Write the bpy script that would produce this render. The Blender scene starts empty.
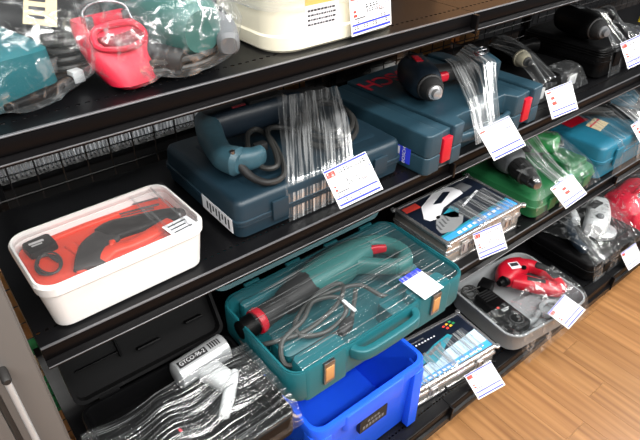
import bpy, bmesh, math, random
import numpy as np
from mathutils import Vector, Matrix, noise
from mathutils.bvhtree import BVHTree

# ------------------------------------------------------------------ camera, light, exposure
scene = bpy.context.scene
COL = scene.collection
PI = math.pi
CAM_LOC = Vector((0.0, 0.0, 1.458))
ROT = Matrix(((0.78326821, 0.35869292, -0.50776992),
              (-0.6216741, 0.45650608, -0.63649313),
              (0.00349447, 0.81421225, 0.5805568)))
cam_data = bpy.data.cameras.new('camera')
cam_data.sensor_width = 36.0
cam_data.lens = 36.0 * 554.9 / 640.0
cam_data.clip_start = 0.02
cam = bpy.data.objects.new('camera', cam_data)
COL.objects.link(cam)
# columns of the rotation are the camera's right / up / back axes in the room
cam.matrix_world = Matrix.Translation(CAM_LOC) @ ROT.to_4x4()
scene.camera = cam

world = bpy.data.worlds.new('shop_interior')
scene.world = world
world.use_nodes = True
wbg = world.node_tree.nodes['Background']
wbg.inputs[0].default_value = (0.93, 0.97, 1.0, 1)
wbg.inputs[1].default_value = 0.17

def ceiling_lamp(x, y, lx, ly, power):
    l = bpy.data.lights.new('ceiling_tube', 'AREA')
    l.shape = 'RECTANGLE'; l.size = lx; l.size_y = ly; l.energy = power
    l.color = (1.0, 0.985, 0.95)
    o = bpy.data.objects.new('ceiling_tube', l)
    o.location = (x, y, 2.75)
    COL.objects.link(o)
    return o
for (x, y) in ((-0.9, 0.28), (0.6, 0.28), (2.1, 0.28), (3.6, 0.28)):
    ceiling_lamp(x, y, 1.2, 0.26, 19)
for (x, y) in ((-0.9, -0.8), (0.6, -0.8), (2.1, -0.8), (3.6, -0.8)):
    ceiling_lamp(x, y, 1.2, 0.26, 36)
for (x, y) in ((-0.9, -2.2), (0.6, -2.2), (2.1, -2.2), (3.6, -2.2)):
    ceiling_lamp(x, y, 1.2, 0.26, 44)
for (x, y) in ((0.2, 2.1), (1.7, 2.1), (3.2, 2.1)):
    ceiling_lamp(x, y, 1.2, 0.26, 120)

vs = scene.view_settings
vs.view_transform = 'Standard'; vs.look = 'None'; vs.gamma = 1.0
vs.use_curve_mapping = False
vs.exposure = 0.3

# ------------------------------------------------------------------ materials
def lin(h):
    h = h.lstrip('#')
    o = []
    for i in (0, 2, 4):
        c = int(h[i:i+2], 16) / 255.0
        o.append(c / 12.92 if c <= 0.04045 else ((c + 0.055) / 1.055) ** 2.4)
    return (o[0], o[1], o[2], 1.0)

def newmat(name):
    m = bpy.data.materials.new(name); m.use_nodes = True
    nt = m.node_tree
    for n in list(nt.nodes): nt.nodes.remove(n)
    out = nt.nodes.new('ShaderNodeOutputMaterial')
    return m, nt, out

def mat(name, col, rough=0.45, metal=0.0, var=0.12, scale=30.0, bump=0.0, bscale=200.0, spec=0.5, coat=0.0, emit=None):
    m, nt, out = newmat(name)
    N = nt.nodes; L = nt.links
    p = N.new('ShaderNodeBsdfPrincipled')
    c = lin(col)
    tc = N.new('ShaderNodeTexCoord')
    nz = N.new('ShaderNodeTexNoise'); nz.inputs['Scale'].default_value = scale; nz.inputs['Detail'].default_value = 4
    L.new(tc.outputs['Object'], nz.inputs['Vector'])
    mx = N.new('ShaderNodeMix'); mx.data_type = 'RGBA'
    mx.inputs['A'].default_value = (c[0]*(1-var), c[1]*(1-var), c[2]*(1-var), 1)
    mx.inputs['B'].default_value = (min(1, c[0]*(1+var)), min(1, c[1]*(1+var)), min(1, c[2]*(1+var)), 1)
    L.new(nz.outputs['Fac'], mx.inputs['Factor'])
    L.new(mx.outputs['Result'], p.inputs['Base Color'])
    p.inputs['Roughness'].default_value = rough
    p.inputs['Metallic'].default_value = metal
    p.inputs['Specular IOR Level'].default_value = spec
    p.inputs['Coat Weight'].default_value = coat
    if bump:
        n2 = N.new('ShaderNodeTexNoise'); n2.inputs['Scale'].default_value = bscale; n2.inputs['Detail'].default_value = 3
        L.new(tc.outputs['Object'], n2.inputs['Vector'])
        b = N.new('ShaderNodeBump'); b.inputs['Strength'].default_value = bump; b.inputs['Distance'].default_value = 0.001
        L.new(n2.outputs['Fac'], b.inputs['Height']); L.new(b.outputs['Normal'], p.inputs['Normal'])
    L.new(p.outputs['BSDF'], out.inputs['Surface'])
    return m

def filmmat(name, sc=(160, 9, 9), base=0.07, peak=0.55, lo=0.52, hi=0.75, rough=0.13, bump=0.7, milky=0.25, dist=0.12, rotz=0.0):
    """clear packing film: see-through, with creases that catch the lamps"""
    m, nt, out = newmat(name)
    N = nt.nodes; L = nt.links
    tc = N.new('ShaderNodeTexCoord')
    mp = N.new('ShaderNodeMapping'); mp.inputs['Scale'].default_value = sc
    m0 = N.new('ShaderNodeMapping'); m0.inputs['Rotation'].default_value = (0, 0, rotz)
    L.new(tc.outputs['Object'], m0.inputs['Vector']); L.new(m0.outputs['Vector'], mp.inputs['Vector'])
    nz = N.new('ShaderNodeTexNoise'); nz.inputs['Scale'].default_value = 1.0; nz.inputs['Detail'].default_value = 5; nz.inputs['Distortion'].default_value = dist
    L.new(mp.outputs['Vector'], nz.inputs['Vector'])
    rp = N.new('ShaderNodeMapRange'); rp.inputs['From Min'].default_value = lo; rp.inputs['From Max'].default_value = hi
    rp.inputs['To Min'].default_value = base; rp.inputs['To Max'].default_value = peak
    L.new(nz.outputs['Fac'], rp.inputs['Value'])
    lw = N.new('ShaderNodeLayerWeight'); lw.inputs['Blend'].default_value = 0.25
    ad = N.new('ShaderNodeMath'); ad.operation = 'MULTIPLY_ADD'; ad.inputs[1].default_value = 0.22; ad.use_clamp = True
    L.new(lw.outputs['Facing'], ad.inputs[0]); L.new(rp.outputs['Result'], ad.inputs[2])
    bp = N.new('ShaderNodeBump'); bp.inputs['Strength'].default_value = bump; bp.inputs['Distance'].default_value = 0.004
    L.new(nz.outputs['Fac'], bp.inputs['Height'])
    gl = N.new('ShaderNodeBsdfGlossy'); gl.inputs['Roughness'].default_value = rough
    L.new(bp.outputs['Normal'], gl.inputs['Normal'])
    df = N.new('ShaderNodeBsdfTranslucent'); df.inputs['Color'].default_value = (0.9, 0.93, 0.95, 1)
    d2 = N.new('ShaderNodeBsdfDiffuse'); d2.inputs['Color'].default_value = (0.9, 0.93, 0.95, 1)
    L.new(bp.outputs['Normal'], d2.inputs['Normal'])
    ms = N.new('ShaderNodeMixShader'); ms.inputs[0].default_value = milky
    L.new(gl.outputs[0], ms.inputs[1]); L.new(d2.outputs[0], ms.inputs[2])
    tr = N.new('ShaderNodeBsdfTransparent'); tr.inputs['Color'].default_value = (0.97, 0.98, 0.985, 1)
    mm = N.new('ShaderNodeMixShader')
    L.new(ad.outputs[0], mm.inputs[0]); L.new(tr.outputs[0], mm.inputs[1]); L.new(ms.outputs[0], mm.inputs[2])
    L.new(mm.outputs[0], out.inputs['Surface'])
    return m

def woodmat(name, c1, c2):
    m, nt, out = newmat(name)
    N = nt.nodes; L = nt.links
    tc = N.new('ShaderNodeTexCoord'); oi = N.new('ShaderNodeObjectInfo')
    va = N.new('ShaderNodeVectorMath'); va.operation = 'ADD'
    cmb = N.new('ShaderNodeCombineXYZ')
    ml = N.new('ShaderNodeMath'); ml.operation = 'MULTIPLY'; ml.inputs[1].default_value = 37.0
    L.new(oi.outputs['Random'], ml.inputs[0]); L.new(ml.outputs[0], cmb.inputs[0]); L.new(ml.outputs[0], cmb.inputs[1])
    L.new(tc.outputs['Object'], va.inputs[0]); L.new(cmb.outputs[0], va.inputs[1])
    mp = N.new('ShaderNodeMapping'); mp.inputs['Scale'].default_value = (22, 1.1, 1)
    L.new(va.outputs[0], mp.inputs['Vector'])
    nz = N.new('ShaderNodeTexNoise'); nz.inputs['Scale'].default_value = 1.0; nz.inputs['Detail'].default_value = 4; nz.inputs['Distortion'].default_value = 1.5
    L.new(mp.outputs[0], nz.inputs['Vector'])
    wv = N.new('ShaderNodeTexWave'); wv.inputs['Scale'].default_value = 0.5; wv.inputs['Distortion'].default_value = 7; wv.inputs['Detail'].default_value = 3
    L.new(mp.outputs[0], wv.inputs['Vector'])
    a = N.new('ShaderNodeMath'); a.operation = 'MULTIPLY_ADD'; a.inputs[1].default_value = 0.14
    L.new(wv.outputs['Fac'], a.inputs[0]); 
    b = N.new('ShaderNodeMath'); b.operation = 'MULTIPLY'; b.inputs[1].default_value = 1.0
    L.new(nz.outputs['Fac'], b.inputs[0]); L.new(b.outputs[0], a.inputs[2])
    rp = N.new('ShaderNodeValToRGB')
    rp.color_ramp.elements[0].position = 0.25; rp.color_ramp.elements[0].color = lin(c1)
    rp.color_ramp.elements[1].position = 0.8; rp.color_ramp.elements[1].color = lin(c2)
    L.new(a.outputs[0], rp.inputs['Fac'])
    hs = N.new('ShaderNodeHueSaturation')
    mr = N.new('ShaderNodeMapRange'); mr.inputs['To Min'].default_value = 0.88; mr.inputs['To Max'].default_value = 1.1
    L.new(oi.outputs['Random'], mr.inputs['Value']); L.new(mr.outputs[0], hs.inputs['Value'])
    L.new(rp.outputs['Color'], hs.inputs['Color'])
    p = N.new('ShaderNodeBsdfPrincipled'); p.inputs['Roughness'].default_value = 0.32; p.inputs['Specular IOR Level'].default_value = 0.45
    L.new(hs.outputs['Color'], p.inputs['Base Color'])
    L.new(p.outputs['BSDF'], out.inputs['Surface'])
    return m

M = {}
M['deck'] = mat('black_painted_steel', '#09090b', 0.36, 0, 0.1, 12, 0.05, 900, spec=0.25)
M['rail'] = mat('black_price_rail', '#0a090a', 0.3, 0.0, 0.05, spec=0.15)
M['edge_highlight'] = mat('painted_edge_highlight', '#6a6a6d', 0.38, 0.55, 0.15)  # highlight lines of the shelf lips, put into a lighter base colour
M['wire'] = mat('black_wire', '#121214', 0.4)
M['backpanel'] = mat('dark_back_panel', '#0d0d0f', 0.6)
M['grey_cab'] = mat('grey_cabinet_paint', '#595552', 0.45, 0, 0.04, 6)
M['darkgap'] = mat('dark_gap', '#1a1817', 0.6)
M['chrome'] = mat('chrome', '#d4d4d6', 0.3, 0.8, 0.05)
M['steel'] = mat('steel', '#9a9a9c', 0.3, 1.0, 0.1)
M['alu'] = mat('brushed_aluminium', '#c4c4c6', 0.27, 0.85, 0.08, 60, 0.1, 400)
M['aluface'] = mat('aluminium_panel', '#b9b4ae', 0.22, 0.7, 0.08, 60)
M['teal'] = mat('teal_plastic', '#165a62', 0.42, 0, 0.1, 20, 0.15, 500)
M['teal2'] = mat('teal_blue_plastic', '#1a6178', 0.4, 0, 0.08, 20, 0.1, 500)
M['tealdark'] = mat('teal_rubber', '#2f6a68', 0.5, 0, 0.15, 30)
M['bluegrey'] = mat('blue_grey_plastic', '#182d39', 0.42, 0, 0.14, 25, 0.12, 600)
M['bluegrey2'] = mat('blue_grey_case', '#213c49', 0.42, 0, 0.12, 25, 0.12, 600)
M['toolblue'] = mat('worn_blue_tool', '#345561', 0.45, 0, 0.3, 60, 0.2, 300)
M['navy'] = mat('navy_tool', '#1a2530', 0.4, 0, 0.25, 60)
M['black'] = mat('black_plastic', '#070708', 0.45, 0, 0.15, 40, 0.1, 400, spec=0.14)
M['rubber'] = mat('black_rubber', '#1d1d1e', 0.6, 0, 0.15, 40)
M['cord'] = mat('grey_black_cord', '#2c2c2b', 0.5, 0, 0.15, 40)
M['cordgrey'] = mat('dusty_grey_cord', '#3a3c3b', 0.55, 0, 0.15, 40)
M['red'] = mat('red_plastic', '#b31026', 0.38, 0, 0.08)
M['redlogo'] = mat('red_print', '#c42338', 0.45, 0, 0.1)
M['pinkred'] = mat('pink_red_vinyl', '#c81d38', 0.4, 0, 0.12, 20)
M['orange_red'] = mat('orange_red_tray', '#dd3a1c', 0.45, 0, 0.1, 12)
M['white'] = mat('white_plastic', '#e6e3e1', 0.4, 0, 0.03)
M['cream'] = mat('cream_plastic', '#e6dfc9', 0.4, 0, 0.03)
M['paper'] = mat('white_paper', '#ececf0', 0.6, 0, 0.02)
M['pblue'] = mat('print_blue', '#2a3ad0', 0.6)
M['pred'] = mat('print_red', '#e2453a', 0.6)
M['pblack'] = mat('print_grey', '#2c2c32', 0.6)
M['pblack_dark'] = mat('print_black', '#121214', 0.5)
M['toolgreen'] = mat('grey_green_tool', '#33605b', 0.4, 0, 0.15, 30)
M['pyellow'] = mat('print_yellow', '#e5b53a', 0.5)
M['crate'] = mat('blue_crate_plastic', '#1c5cee', 0.4, 0, 0.06, 20, 0.08, 500)
M['green'] = mat('green_plastic', '#1c5c35', 0.4, 0, 0.1, 20, 0.1, 500)
M['green2'] = mat('bright_green_plastic', '#248243', 0.4, 0, 0.1, 20)
M['greytray'] = mat('grey_tray_plastic', '#85888a', 0.42, 0, 0.08, 25)
M['midgrey'] = mat('mid_grey_plastic', '#696b6e', 0.45, 0, 0.1, 25)
M['silver'] = mat('silver_plastic', '#b6b8ba', 0.28, 0.4, 0.06, 40)
M['lightgrey'] = mat('light_grey_plastic', '#c3c5c6', 0.4, 0, 0.08, 30)
M['beige'] = mat('beige_chuck', '#b3ab94', 0.38, 0.3, 0.1, 40)
M['card'] = mat('brown_cardboard', '#b98450', 0.8, 0, 0.1, 20)
M['tan'] = mat('tan_label', '#cbb995', 0.6, 0, 0.1, 30)
M['cardgreen'] = mat('green_carton', '#2d9a5c', 0.6)
M['navyprint'] = mat('navy_print', '#161d2b', 0.3, 0, 0.2, 40)
M['skyprint'] = mat('sky_blue_print', '#3f9be0', 0.3, 0, 0.1, 40)
M['tealprint'] = mat('teal_print', '#2c8ea0', 0.3, 0, 0.1, 40)
M['paleprint'] = mat('pale_blue_print', '#c3dcec', 0.3, 0, 0.1, 40)
M['yellow'] = mat('yellow_packaging', '#e0c530', 0.4)
M['purple'] = mat('violet_packaging', '#4a4aa8', 0.4)
M['packsilver'] = mat('silver_packaging', '#c9c9cd', 0.25, 0.5, 0.1)
M['wood'] = woodmat('oak_floor_plank', '#6d4727', '#9a6f45')
M['joint'] = mat('floor_joint', '#7a5230', 0.6)
M['film'] = filmmat('stretch_film', (170, 7, 3), 0.025, 0.7, 0.53, 0.72, 0.12, 0.55, 0.2)
M['film_bright'] = filmmat('stretch_film_bunched', (230, 7, 3), 0.05, 0.9, 0.46, 0.64, 0.17, 0.5, 0.28)
M['film_diag'] = filmmat('stretch_film_drawn_diagonally', (230, 7, 3), 0.05, 0.9, 0.46, 0.64, 0.17, 0.5, 0.28, 0.12, 0.61)
M['film_diag_narrow'] = filmmat('stretch_film_drawn_narrow', (230, 7, 3), 0.06, 0.9, 0.45, 0.63, 0.17, 0.5, 0.28, 0.12, 0.42)
M['film_bag'] = filmmat('clear_bag', (50, 50, 40), 0.02, 0.55, 0.53, 0.70, 0.1, 0.9, 0.2, 0.8)
M['film_x'] = filmmat('stretch_film_lengthwise', (4, 210, 10), 0.02, 0.85, 0.56, 0.69, 0.12, 0.6, 0.25)
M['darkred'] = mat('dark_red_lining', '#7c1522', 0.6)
M['film_crumple'] = filmmat('crumpled_stretch_film', (6, 380, 6), 0.01, 0.85, 0.52, 0.68, 0.12, 0.7, 0.25)
M['film_cream'] = filmmat('stretch_film_layers', (9, 9, 120), 0.16, 0.5, 0.45, 0.7, 0.2, 0.7, 0.45)
def packmat():
    m, nt, out = newmat('backlit_clear_packaging')
    N = nt.nodes; L = nt.links
    a = N.new('ShaderNodeBsdfTranslucent'); a.inputs['Color'].default_value = (0.9, 0.92, 0.95, 1)
    g = N.new('ShaderNodeBsdfGlossy'); g.inputs['Roughness'].default_value = 0.2
    nz = N.new('ShaderNodeTexNoise'); nz.inputs['Scale'].default_value = 60
    mm = N.new('ShaderNodeMixShader'); L.new(nz.outputs['Fac'], mm.inputs[0])
    L.new(a.outputs[0], mm.inputs[1]); L.new(g.outputs[0], mm.inputs[2]); L.new(mm.outputs[0], out.inputs['Surface'])
    return m
M['packclear'] = packmat()
def lidmat():
    m, nt, out = newmat('clear_lid')
    N = nt.nodes; L = nt.links
    tr = N.new('ShaderNodeBsdfTransparent'); tr.inputs['Color'].default_value = (0.97, 0.96, 0.96, 1)
    p = N.new('ShaderNodeBsdfPrincipled'); p.inputs['Base Color'].default_value = (0.85, 0.83, 0.83, 1); p.inputs['Roughness'].default_value = 0.2
    nz = N.new('ShaderNodeTexNoise'); nz.inputs['Scale'].default_value = 14
    mr = N.new('ShaderNodeMapRange'); mr.inputs['To Min'].default_value = 0.015; mr.inputs['To Max'].default_value = 0.06
    L.new(nz.outputs['Fac'], mr.inputs['Value'])
    mm = N.new('ShaderNodeMixShader'); L.new(mr.outputs[0], mm.inputs[0])
    L.new(tr.outputs[0], mm.inputs[1]); L.new(p.outputs[0], mm.inputs[2]); L.new(mm.outputs[0], out.inputs['Surface'])
    return m
M['lid'] = lidmat()

# ------------------------------------------------------------------ mesh helpers
def rrect(w, d, r, n=5):
    r = max(0.0005, min(r, w/2 - 1e-4, d/2 - 1e-4)); o = []
    for cx, cy, a0 in ((w/2-r, d/2-r, 0), (-w/2+r, d/2-r, 90), (-w/2+r, -d/2+r, 180), (w/2-r, -d/2+r, 270)):
        for i in range(n+1):
            a = math.radians(a0 + 90*i/n); o.append((cx + r*math.cos(a), cy + r*math.sin(a)))
    return o

def crom(pts, n=6, closed=False):
    P = [Vector(p) for p in pts]; o = []; k = len(P)
    rng = range(k if closed else k-1)
    for i in rng:
        p0 = P[(i-1) % k] if closed or i > 0 else P[0]*2 - P[1]
        p1 = P[i]; p2 = P[(i+1) % k]
        p3 = P[(i+2) % k] if closed or i+2 < k else P[-1]*2 - P[-2]
        for j in range(n):
            t = j/n
            o.append(0.5*((2*p1) + (p2-p0)*t + (2*p0-5*p1+4*p2-p3)*t*t + (3*p1-p0-3*p2+p3)*t**3))
    if not closed: o.append(P[-1].copy())
    return o

class MB:
    def __init__(s): s.v = []; s.f = []; s.m = []
    def add(s, vs, fs, m=0, T=None):
        b = len(s.v)
        for p in vs:
            p = Vector(p); s.v.append(T @ p if T else p)
        for f in fs: s.f.append([b+i for i in f]); s.m.append(m)
        return s
    def box(s, lo, hi, m=0, T=None):
        x0, y0, z0 = lo; x1, y1, z1 = hi
        return s.add([(x0,y0,z0),(x1,y0,z0),(x1,y1,z0),(x0,y1,z0),(x0,y0,z1),(x1,y0,z1),(x1,y1,z1),(x0,y1,z1)],
              [(0,3,2,1),(4,5,6,7),(0,1,5,4),(1,2,6,5),(2,3,7,6),(3,0,4,7)], m, T)
    def loops(s, L, m=0, cap0=True, cap1=True, closed=False, T=None):
        n = len(L[0]); vs = [p for l in L for p in l]; fs = []
        k = len(L)
        for i in range(k if closed else k-1):
            a = i*n; b = ((i+1) % k)*n
            for j in range(n):
                q = (j+1) % n; fs.append((a+j, a+q, b+q, b+j))
        if not closed:
            if cap0: fs.append(tuple(reversed(range(n))))
            if cap1: fs.append(tuple(range((k-1)*n, k*n)))
        return s.add(vs, fs, m, T)
    def rr(s, levels, m=0, n=5, cap0=True, cap1=True, T=None):
        """levels: (w, d, r, z[, cx, cy]) lofted rounded rectangles"""
        L = []
        for l in levels:
            w, d, r, z = l[:4]; cx = l[4] if len(l) > 4 else 0; cy = l[5] if len(l) > 5 else 0
            L.append([(x+cx, y+cy, z) for x, y in rrect(w, d, r, n)])
        return s.loops(L, m, cap0, cap1, False, T)
    def tube(s, pts, r, seg=8, m=0, closed=False, T=None):
        P = [Vector(p) for p in pts]; k = len(P); L = []; up = Vector((0, 0, 1)); prev = None
        for i in range(k):
            a = P[(i-1) % k] if closed or i > 0 else P[i]; b = P[(i+1) % k] if closed or i < k-1 else P[i]
            t = (b-a)
            if t.length < 1e-9: t = Vector((1, 0, 0))
            t.normalize()
            if prev is None:
                n = t.cross(up)
                if n.length < 1e-3: n = t.cross(Vector((0, 1, 0)))
            else: n = prev - t*prev.dot(t)
            n.normalize(); prev = n; bb = t.cross(n)
            rr = r[i] if isinstance(r, (list, tuple)) else r
            L.append([P[i] + (n*math.cos(2*PI*j/seg) + bb*math.sin(2*PI*j/seg))*rr for j in range(seg)])
        return s.loops(L, m, True, True, closed, T)
    def lathe(s, p0, p1, prof, seg=20, m=0, T=None):
        """prof: (t along axis in metres, radius)"""
        p0 = Vector(p0); ax = (Vector(p1)-p0).normalized()
        u = ax.cross(Vector((0, 0, 1)))
        if u.length < 1e-3: u = ax.cross(Vector((0, 1, 0)))
        u.normalize(); w = ax.cross(u)
        L = [[p0 + ax*t + (u*math.cos(2*PI*j/seg)+w*math.sin(2*PI*j/seg))*r for j in range(seg)] for t, r in prof]
        return s.loops(L, m, True, True, False, T)
    def loft(s, pts, rad, seg=18, m=0, e=2.6, T=None, sm=4, closed=False):
        """pts: path (x,y,z); rad: (half width in plane, half thickness in z) per path point; superellipse section"""
        k = len(pts)
        data = crom([tuple(p) + () for p in pts], sm, closed)
        rr = crom([(a, b, 0) for a, b in rad], sm, closed)
        n = len(data); L = []
        for i in range(n):
            a = data[(i-1) % n] if closed or i > 0 else data[i]; b = data[(i+1) % n] if closed or i < n-1 else data[i]
            t = b-a; t.normalize()
            nn = Vector((0, 0, 1)).cross(t); nn.normalize(); bb = t.cross(nn)
            l = []
            for j in range(seg):
                th = 2*PI*j/seg; c = math.cos(th); q = math.sin(th)
                cc = math.copysign(abs(c)**(2/e), c); qq = math.copysign(abs(q)**(2/e), q)
                l.append(data[i] + nn*cc*rr[i].x + bb*qq*rr[i].y)
            L.append(l)
        if not closed:   # rounded ends
            def endcap(l, c, out, k2):
                return [c + (p-c)*k2 + out for p in l]
            t0 = (data[0]-data[1]).normalized(); t1 = (data[-1]-data[-2]).normalized()
            r0 = min(rad[0]); r1 = min(rad[-1])
            L = [endcap(L[0], data[0], t0*r0*0.35, 0.72)] + L + [endcap(L[-1], data[-1], t1*r1*0.35, 0.72)]
        return s.loops(L, m, True, True, closed, T)
    def prism(s, poly, z0, z1, m=0, T=None):
        a = sum(poly[i][0]*poly[(i+1) % len(poly)][1]-poly[(i+1) % len(poly)][0]*poly[i][1] for i in range(len(poly)))
        if a < 0: poly = poly[::-1]
        return s.loops([[(x, y, z0) for x, y in poly], [(x, y, z1) for x, y in poly]], m, T=T)
    def flat(s, poly, z, m=0, T=None):
        a = sum(poly[i][0]*poly[(i+1) % len(poly)][1]-poly[(i+1) % len(poly)][0]*poly[i][1] for i in range(len(poly)))
        if a < 0: poly = poly[::-1]
        return s.add([(x, y, z) for x, y in poly], [tuple(range(len(poly)))], m, T)
    def rect(s, x0, y0, x1, y1, z, m=0, T=None):
        return s.flat([(x0,y0),(x1,y0),(x1,y1),(x0,y1)], z, m, T)
    def build(s, name, mats, parent=None, bevel=0.0, ang=38, bseg=2):
        me = bpy.data.meshes.new(name)
        me.from_pydata([tuple(v) for v in s.v], [], s.f)
        if not isinstance(mats, (list, tuple)): mats = [mats]
        for x in mats: me.materials.append(M[x] if isinstance(x, str) else x)
        me.polygons.foreach_set('material_index', s.m)
        bm = bmesh.new(); bm.from_mesh(me)
        if bevel:
            es = [e for e in bm.edges if len(e.link_faces) == 2 and e.calc_face_angle(0) > math.radians(30)]
            if es:
                try: bmesh.ops.bevel(bm, geom=es, offset=bevel, segments=bseg, profile=0.6, affect='EDGES', clamp_overlap=True)
                except Exception: pass
        bm.to_mesh(me); bm.free()
        me.polygons.foreach_set('use_smooth', [True]*len(me.polygons))
        me.set_sharp_from_angle(angle=math.radians(ang))
        me.update()
        o = bpy.data.objects.new(name, me); COL.objects.link(o)
        if parent: o.parent = parent
        return o

def tag(o, label=None, cat=None, group=None, kind=None):
    if label: o['label'] = label
    if cat: o['category'] = cat
    if group: o['group'] = group
    if kind: o['kind'] = kind
    return o
def thing(name, label, cat, loc=(0,0,0), rz=0.0, group=None, mw=None):
    o = bpy.data.objects.new(name, None); o.empty_display_size = 0.02; COL.objects.link(o)
    if mw is not None: o.matrix_world = mw
    else: o.location = loc; o.rotation_euler = (0, 0, rz)
    return tag(o, label, cat, group)

def textmesh(body, size, off=0.0):
    cu = bpy.data.curves.new('lettering', 'FONT'); cu.body = body; cu.size = size; cu.align_x = 'CENTER'; cu.align_y = 'CENTER'; cu.offset = off
    o = bpy.data.objects.new('lettering', cu); COL.objects.link(o)
    bpy.context.view_layer.update()
    me = bpy.data.meshes.new_from_object(o.evaluated_get(bpy.context.evaluated_depsgraph_get()))
    vs_ = [tuple(v.co) for v in me.vertices]; fs_ = [tuple(p.vertices) for p in me.polygons]
    bpy.data.objects.remove(o); bpy.data.curves.remove(cu); bpy.data.meshes.remove(me)
    return vs_, fs_

def world_tris(objs):
    bpy.context.view_layer.update()
    V = []; F = []
    for o in objs:
        st = [o] + list(o.children_recursive)
        for c in st:
            if c.type != 'MESH' or c.name.startswith(('plastic_wrap', 'plastic_bag')): continue
            b = len(V); mw = c.matrix_world
            V += [mw @ v.co for v in c.data.vertices]
            F += [[b+i for i in p.vertices] for p in c.data.polygons]
    return BVHTree.FromPolygons(V, F)

def drape(parent, objs, x0, x1, y0, y1, zb, nx=50, ny=40, iters=60, off=0.0015, wr=0.002, wsx=60, wsy=6, m='film', skew=0.0, name='plastic_wrap', ztop=1.2, seed=0):
    """taut film stretched over things: a membrane resting on the tops it finds below"""
    bv = world_tris(objs)
    H = [[zb]*(nx+1) for _ in range(ny+1)]
    X = [[0]*(nx+1) for _ in range(ny+1)]; Y = [[0]*(nx+1) for _ in range(ny+1)]
    for j in range(ny+1):
        for i in range(nx+1):
            y = y0 + (y1-y0)*j/ny; x = x0 + (x1-x0)*i/nx + skew*(y-y0)
            X[j][i] = x; Y[j][i] = y
            h = bv.ray_cast(Vector((x, y, ztop)), Vector((0, 0, -1)))
            if h[0] is not None: H[j][i] = max(zb, h[0].z + off)
    Hn = np.array(H); F = Hn.copy()
    for _ in range(iters*6):
        P = np.pad(F, 1, mode='edge')
        G = np.maximum(Hn, (P[:-2, 1:-1] + P[2:, 1:-1] + P[1:-1, :-2] + P[1:-1, 2:])*0.25)
        G[0] = F[0]
        F = G
    mi = parent.matrix_world.inverted()
    mb = MB(); vs_ = []
    for j in range(ny+1):
        for i in range(nx+1):
            n = noise.noise(Vector((X[j][i]*wsx+seed, Y[j][i]*wsy, seed)))
            n2 = noise.noise(Vector((X[j][i]*wsx*2.3, Y[j][i]*wsy*2+seed, 5)))
            z = F[j][i] + wr*(abs(n)*1.2 + 0.5*abs(n2))*(0 if j == 0 else 1)
            vs_.append(mi @ Vector((X[j][i], Y[j][i], z)))
    fs_ = [(j*(nx+1)+i, j*(nx+1)+i+1, (j+1)*(nx+1)+i+1, (j+1)*(nx+1)+i) for j in range(ny) for i in range(nx)]
    mb.add(vs_, fs_)
    return mb.build(name, m, parent, ang=60)

def bag(parent, loops, amp=0.006, freq=26, m='film_bag', seed=0, name='plastic_bag', seg=40, sub=5):
    """loose bag: lofted rounded sections (cx,cy,cz,rx,rz) along y in local space, crumpled"""
    pts = crom([(l[0], l[1], l[2]) for l in loops], sub); rr = crom([(l[3], l[4], 0) for l in loops], sub)
    L = []
    for p, r in zip(pts, rr):
        l = []
        for j in range(seg):
            a = 2*PI*j/seg; c = math.cos(a); q = math.sin(a)
            v = Vector((p.x + math.copysign(abs(c)**0.8, c)*r.x, p.y, p.z + math.copysign(abs(q)**0.8, q)*r.y))
            nv = noise.noise_vector(v*freq + Vector((seed, seed, 0)))
            nv2 = noise.noise_vector(v*freq*2.7 + Vector((0, seed, 3)))
            l.append(v + nv*amp + nv2*amp*0.5)
        L.append(l)
    return MB().loops(L).build(name, m, parent, ang=80)
random.seed(4)

# ------------------------------------------------------------------ the setting
XS = (0.0235, 0.9115, 1.811, 2.711)          # bay seams
YB = 1.085                                    # back mesh of the gondola
fl = MB().box((-1.6, -2.6, -0.06), (4.2, 3.2, -0.004)).build('floor', 'joint'); tag(fl, kind='structure')
pl_cache = {}
PW = 0.095; PLN = 0.92
for i in range(26):
    x0 = 0.30 + i*PW
    off = (i*0.37 + (i % 3)*0.11) % PLN
    for k in range(-1, 3):
        y0 = -1.2 + off + k*PLN - PLN
        y1 = y0 + PLN
        if y1 < -0.35 or y0 > 0.62: continue
        key = 'plank'
        if key not in pl_cache:
            me_o = MB().box((0.0002, 0.0002, -0.006), (PW-0.0002, PLN-0.0002, 0.0)).build('plank', 'wood', fl, bevel=0.0003, bseg=1)
            pl_cache[key] = me_o.data; o = me_o
        else:
            o = bpy.data.objects.new('plank', pl_cache[key]); COL.objects.link(o); o.parent = fl
        o.location = (x0, y0, 0)

# dark panel added to keep next-aisle light out, open above part of the opposite shelf
b = MB().box((0.06, 1.20, 0.0), (3.2, 1.215, 0.868)); b.box((-0.3, 1.20, 1.10), (3.2, 1.215, 1.95))
b.box((0.86, 1.20, 0.868), (1.27, 1.215, 1.10)); b.box((1.60, 1.20, 0.868), (3.2, 1.215, 1.10))
tag(b.build('light_block_panel', 'backpanel'), kind='structure')

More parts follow.
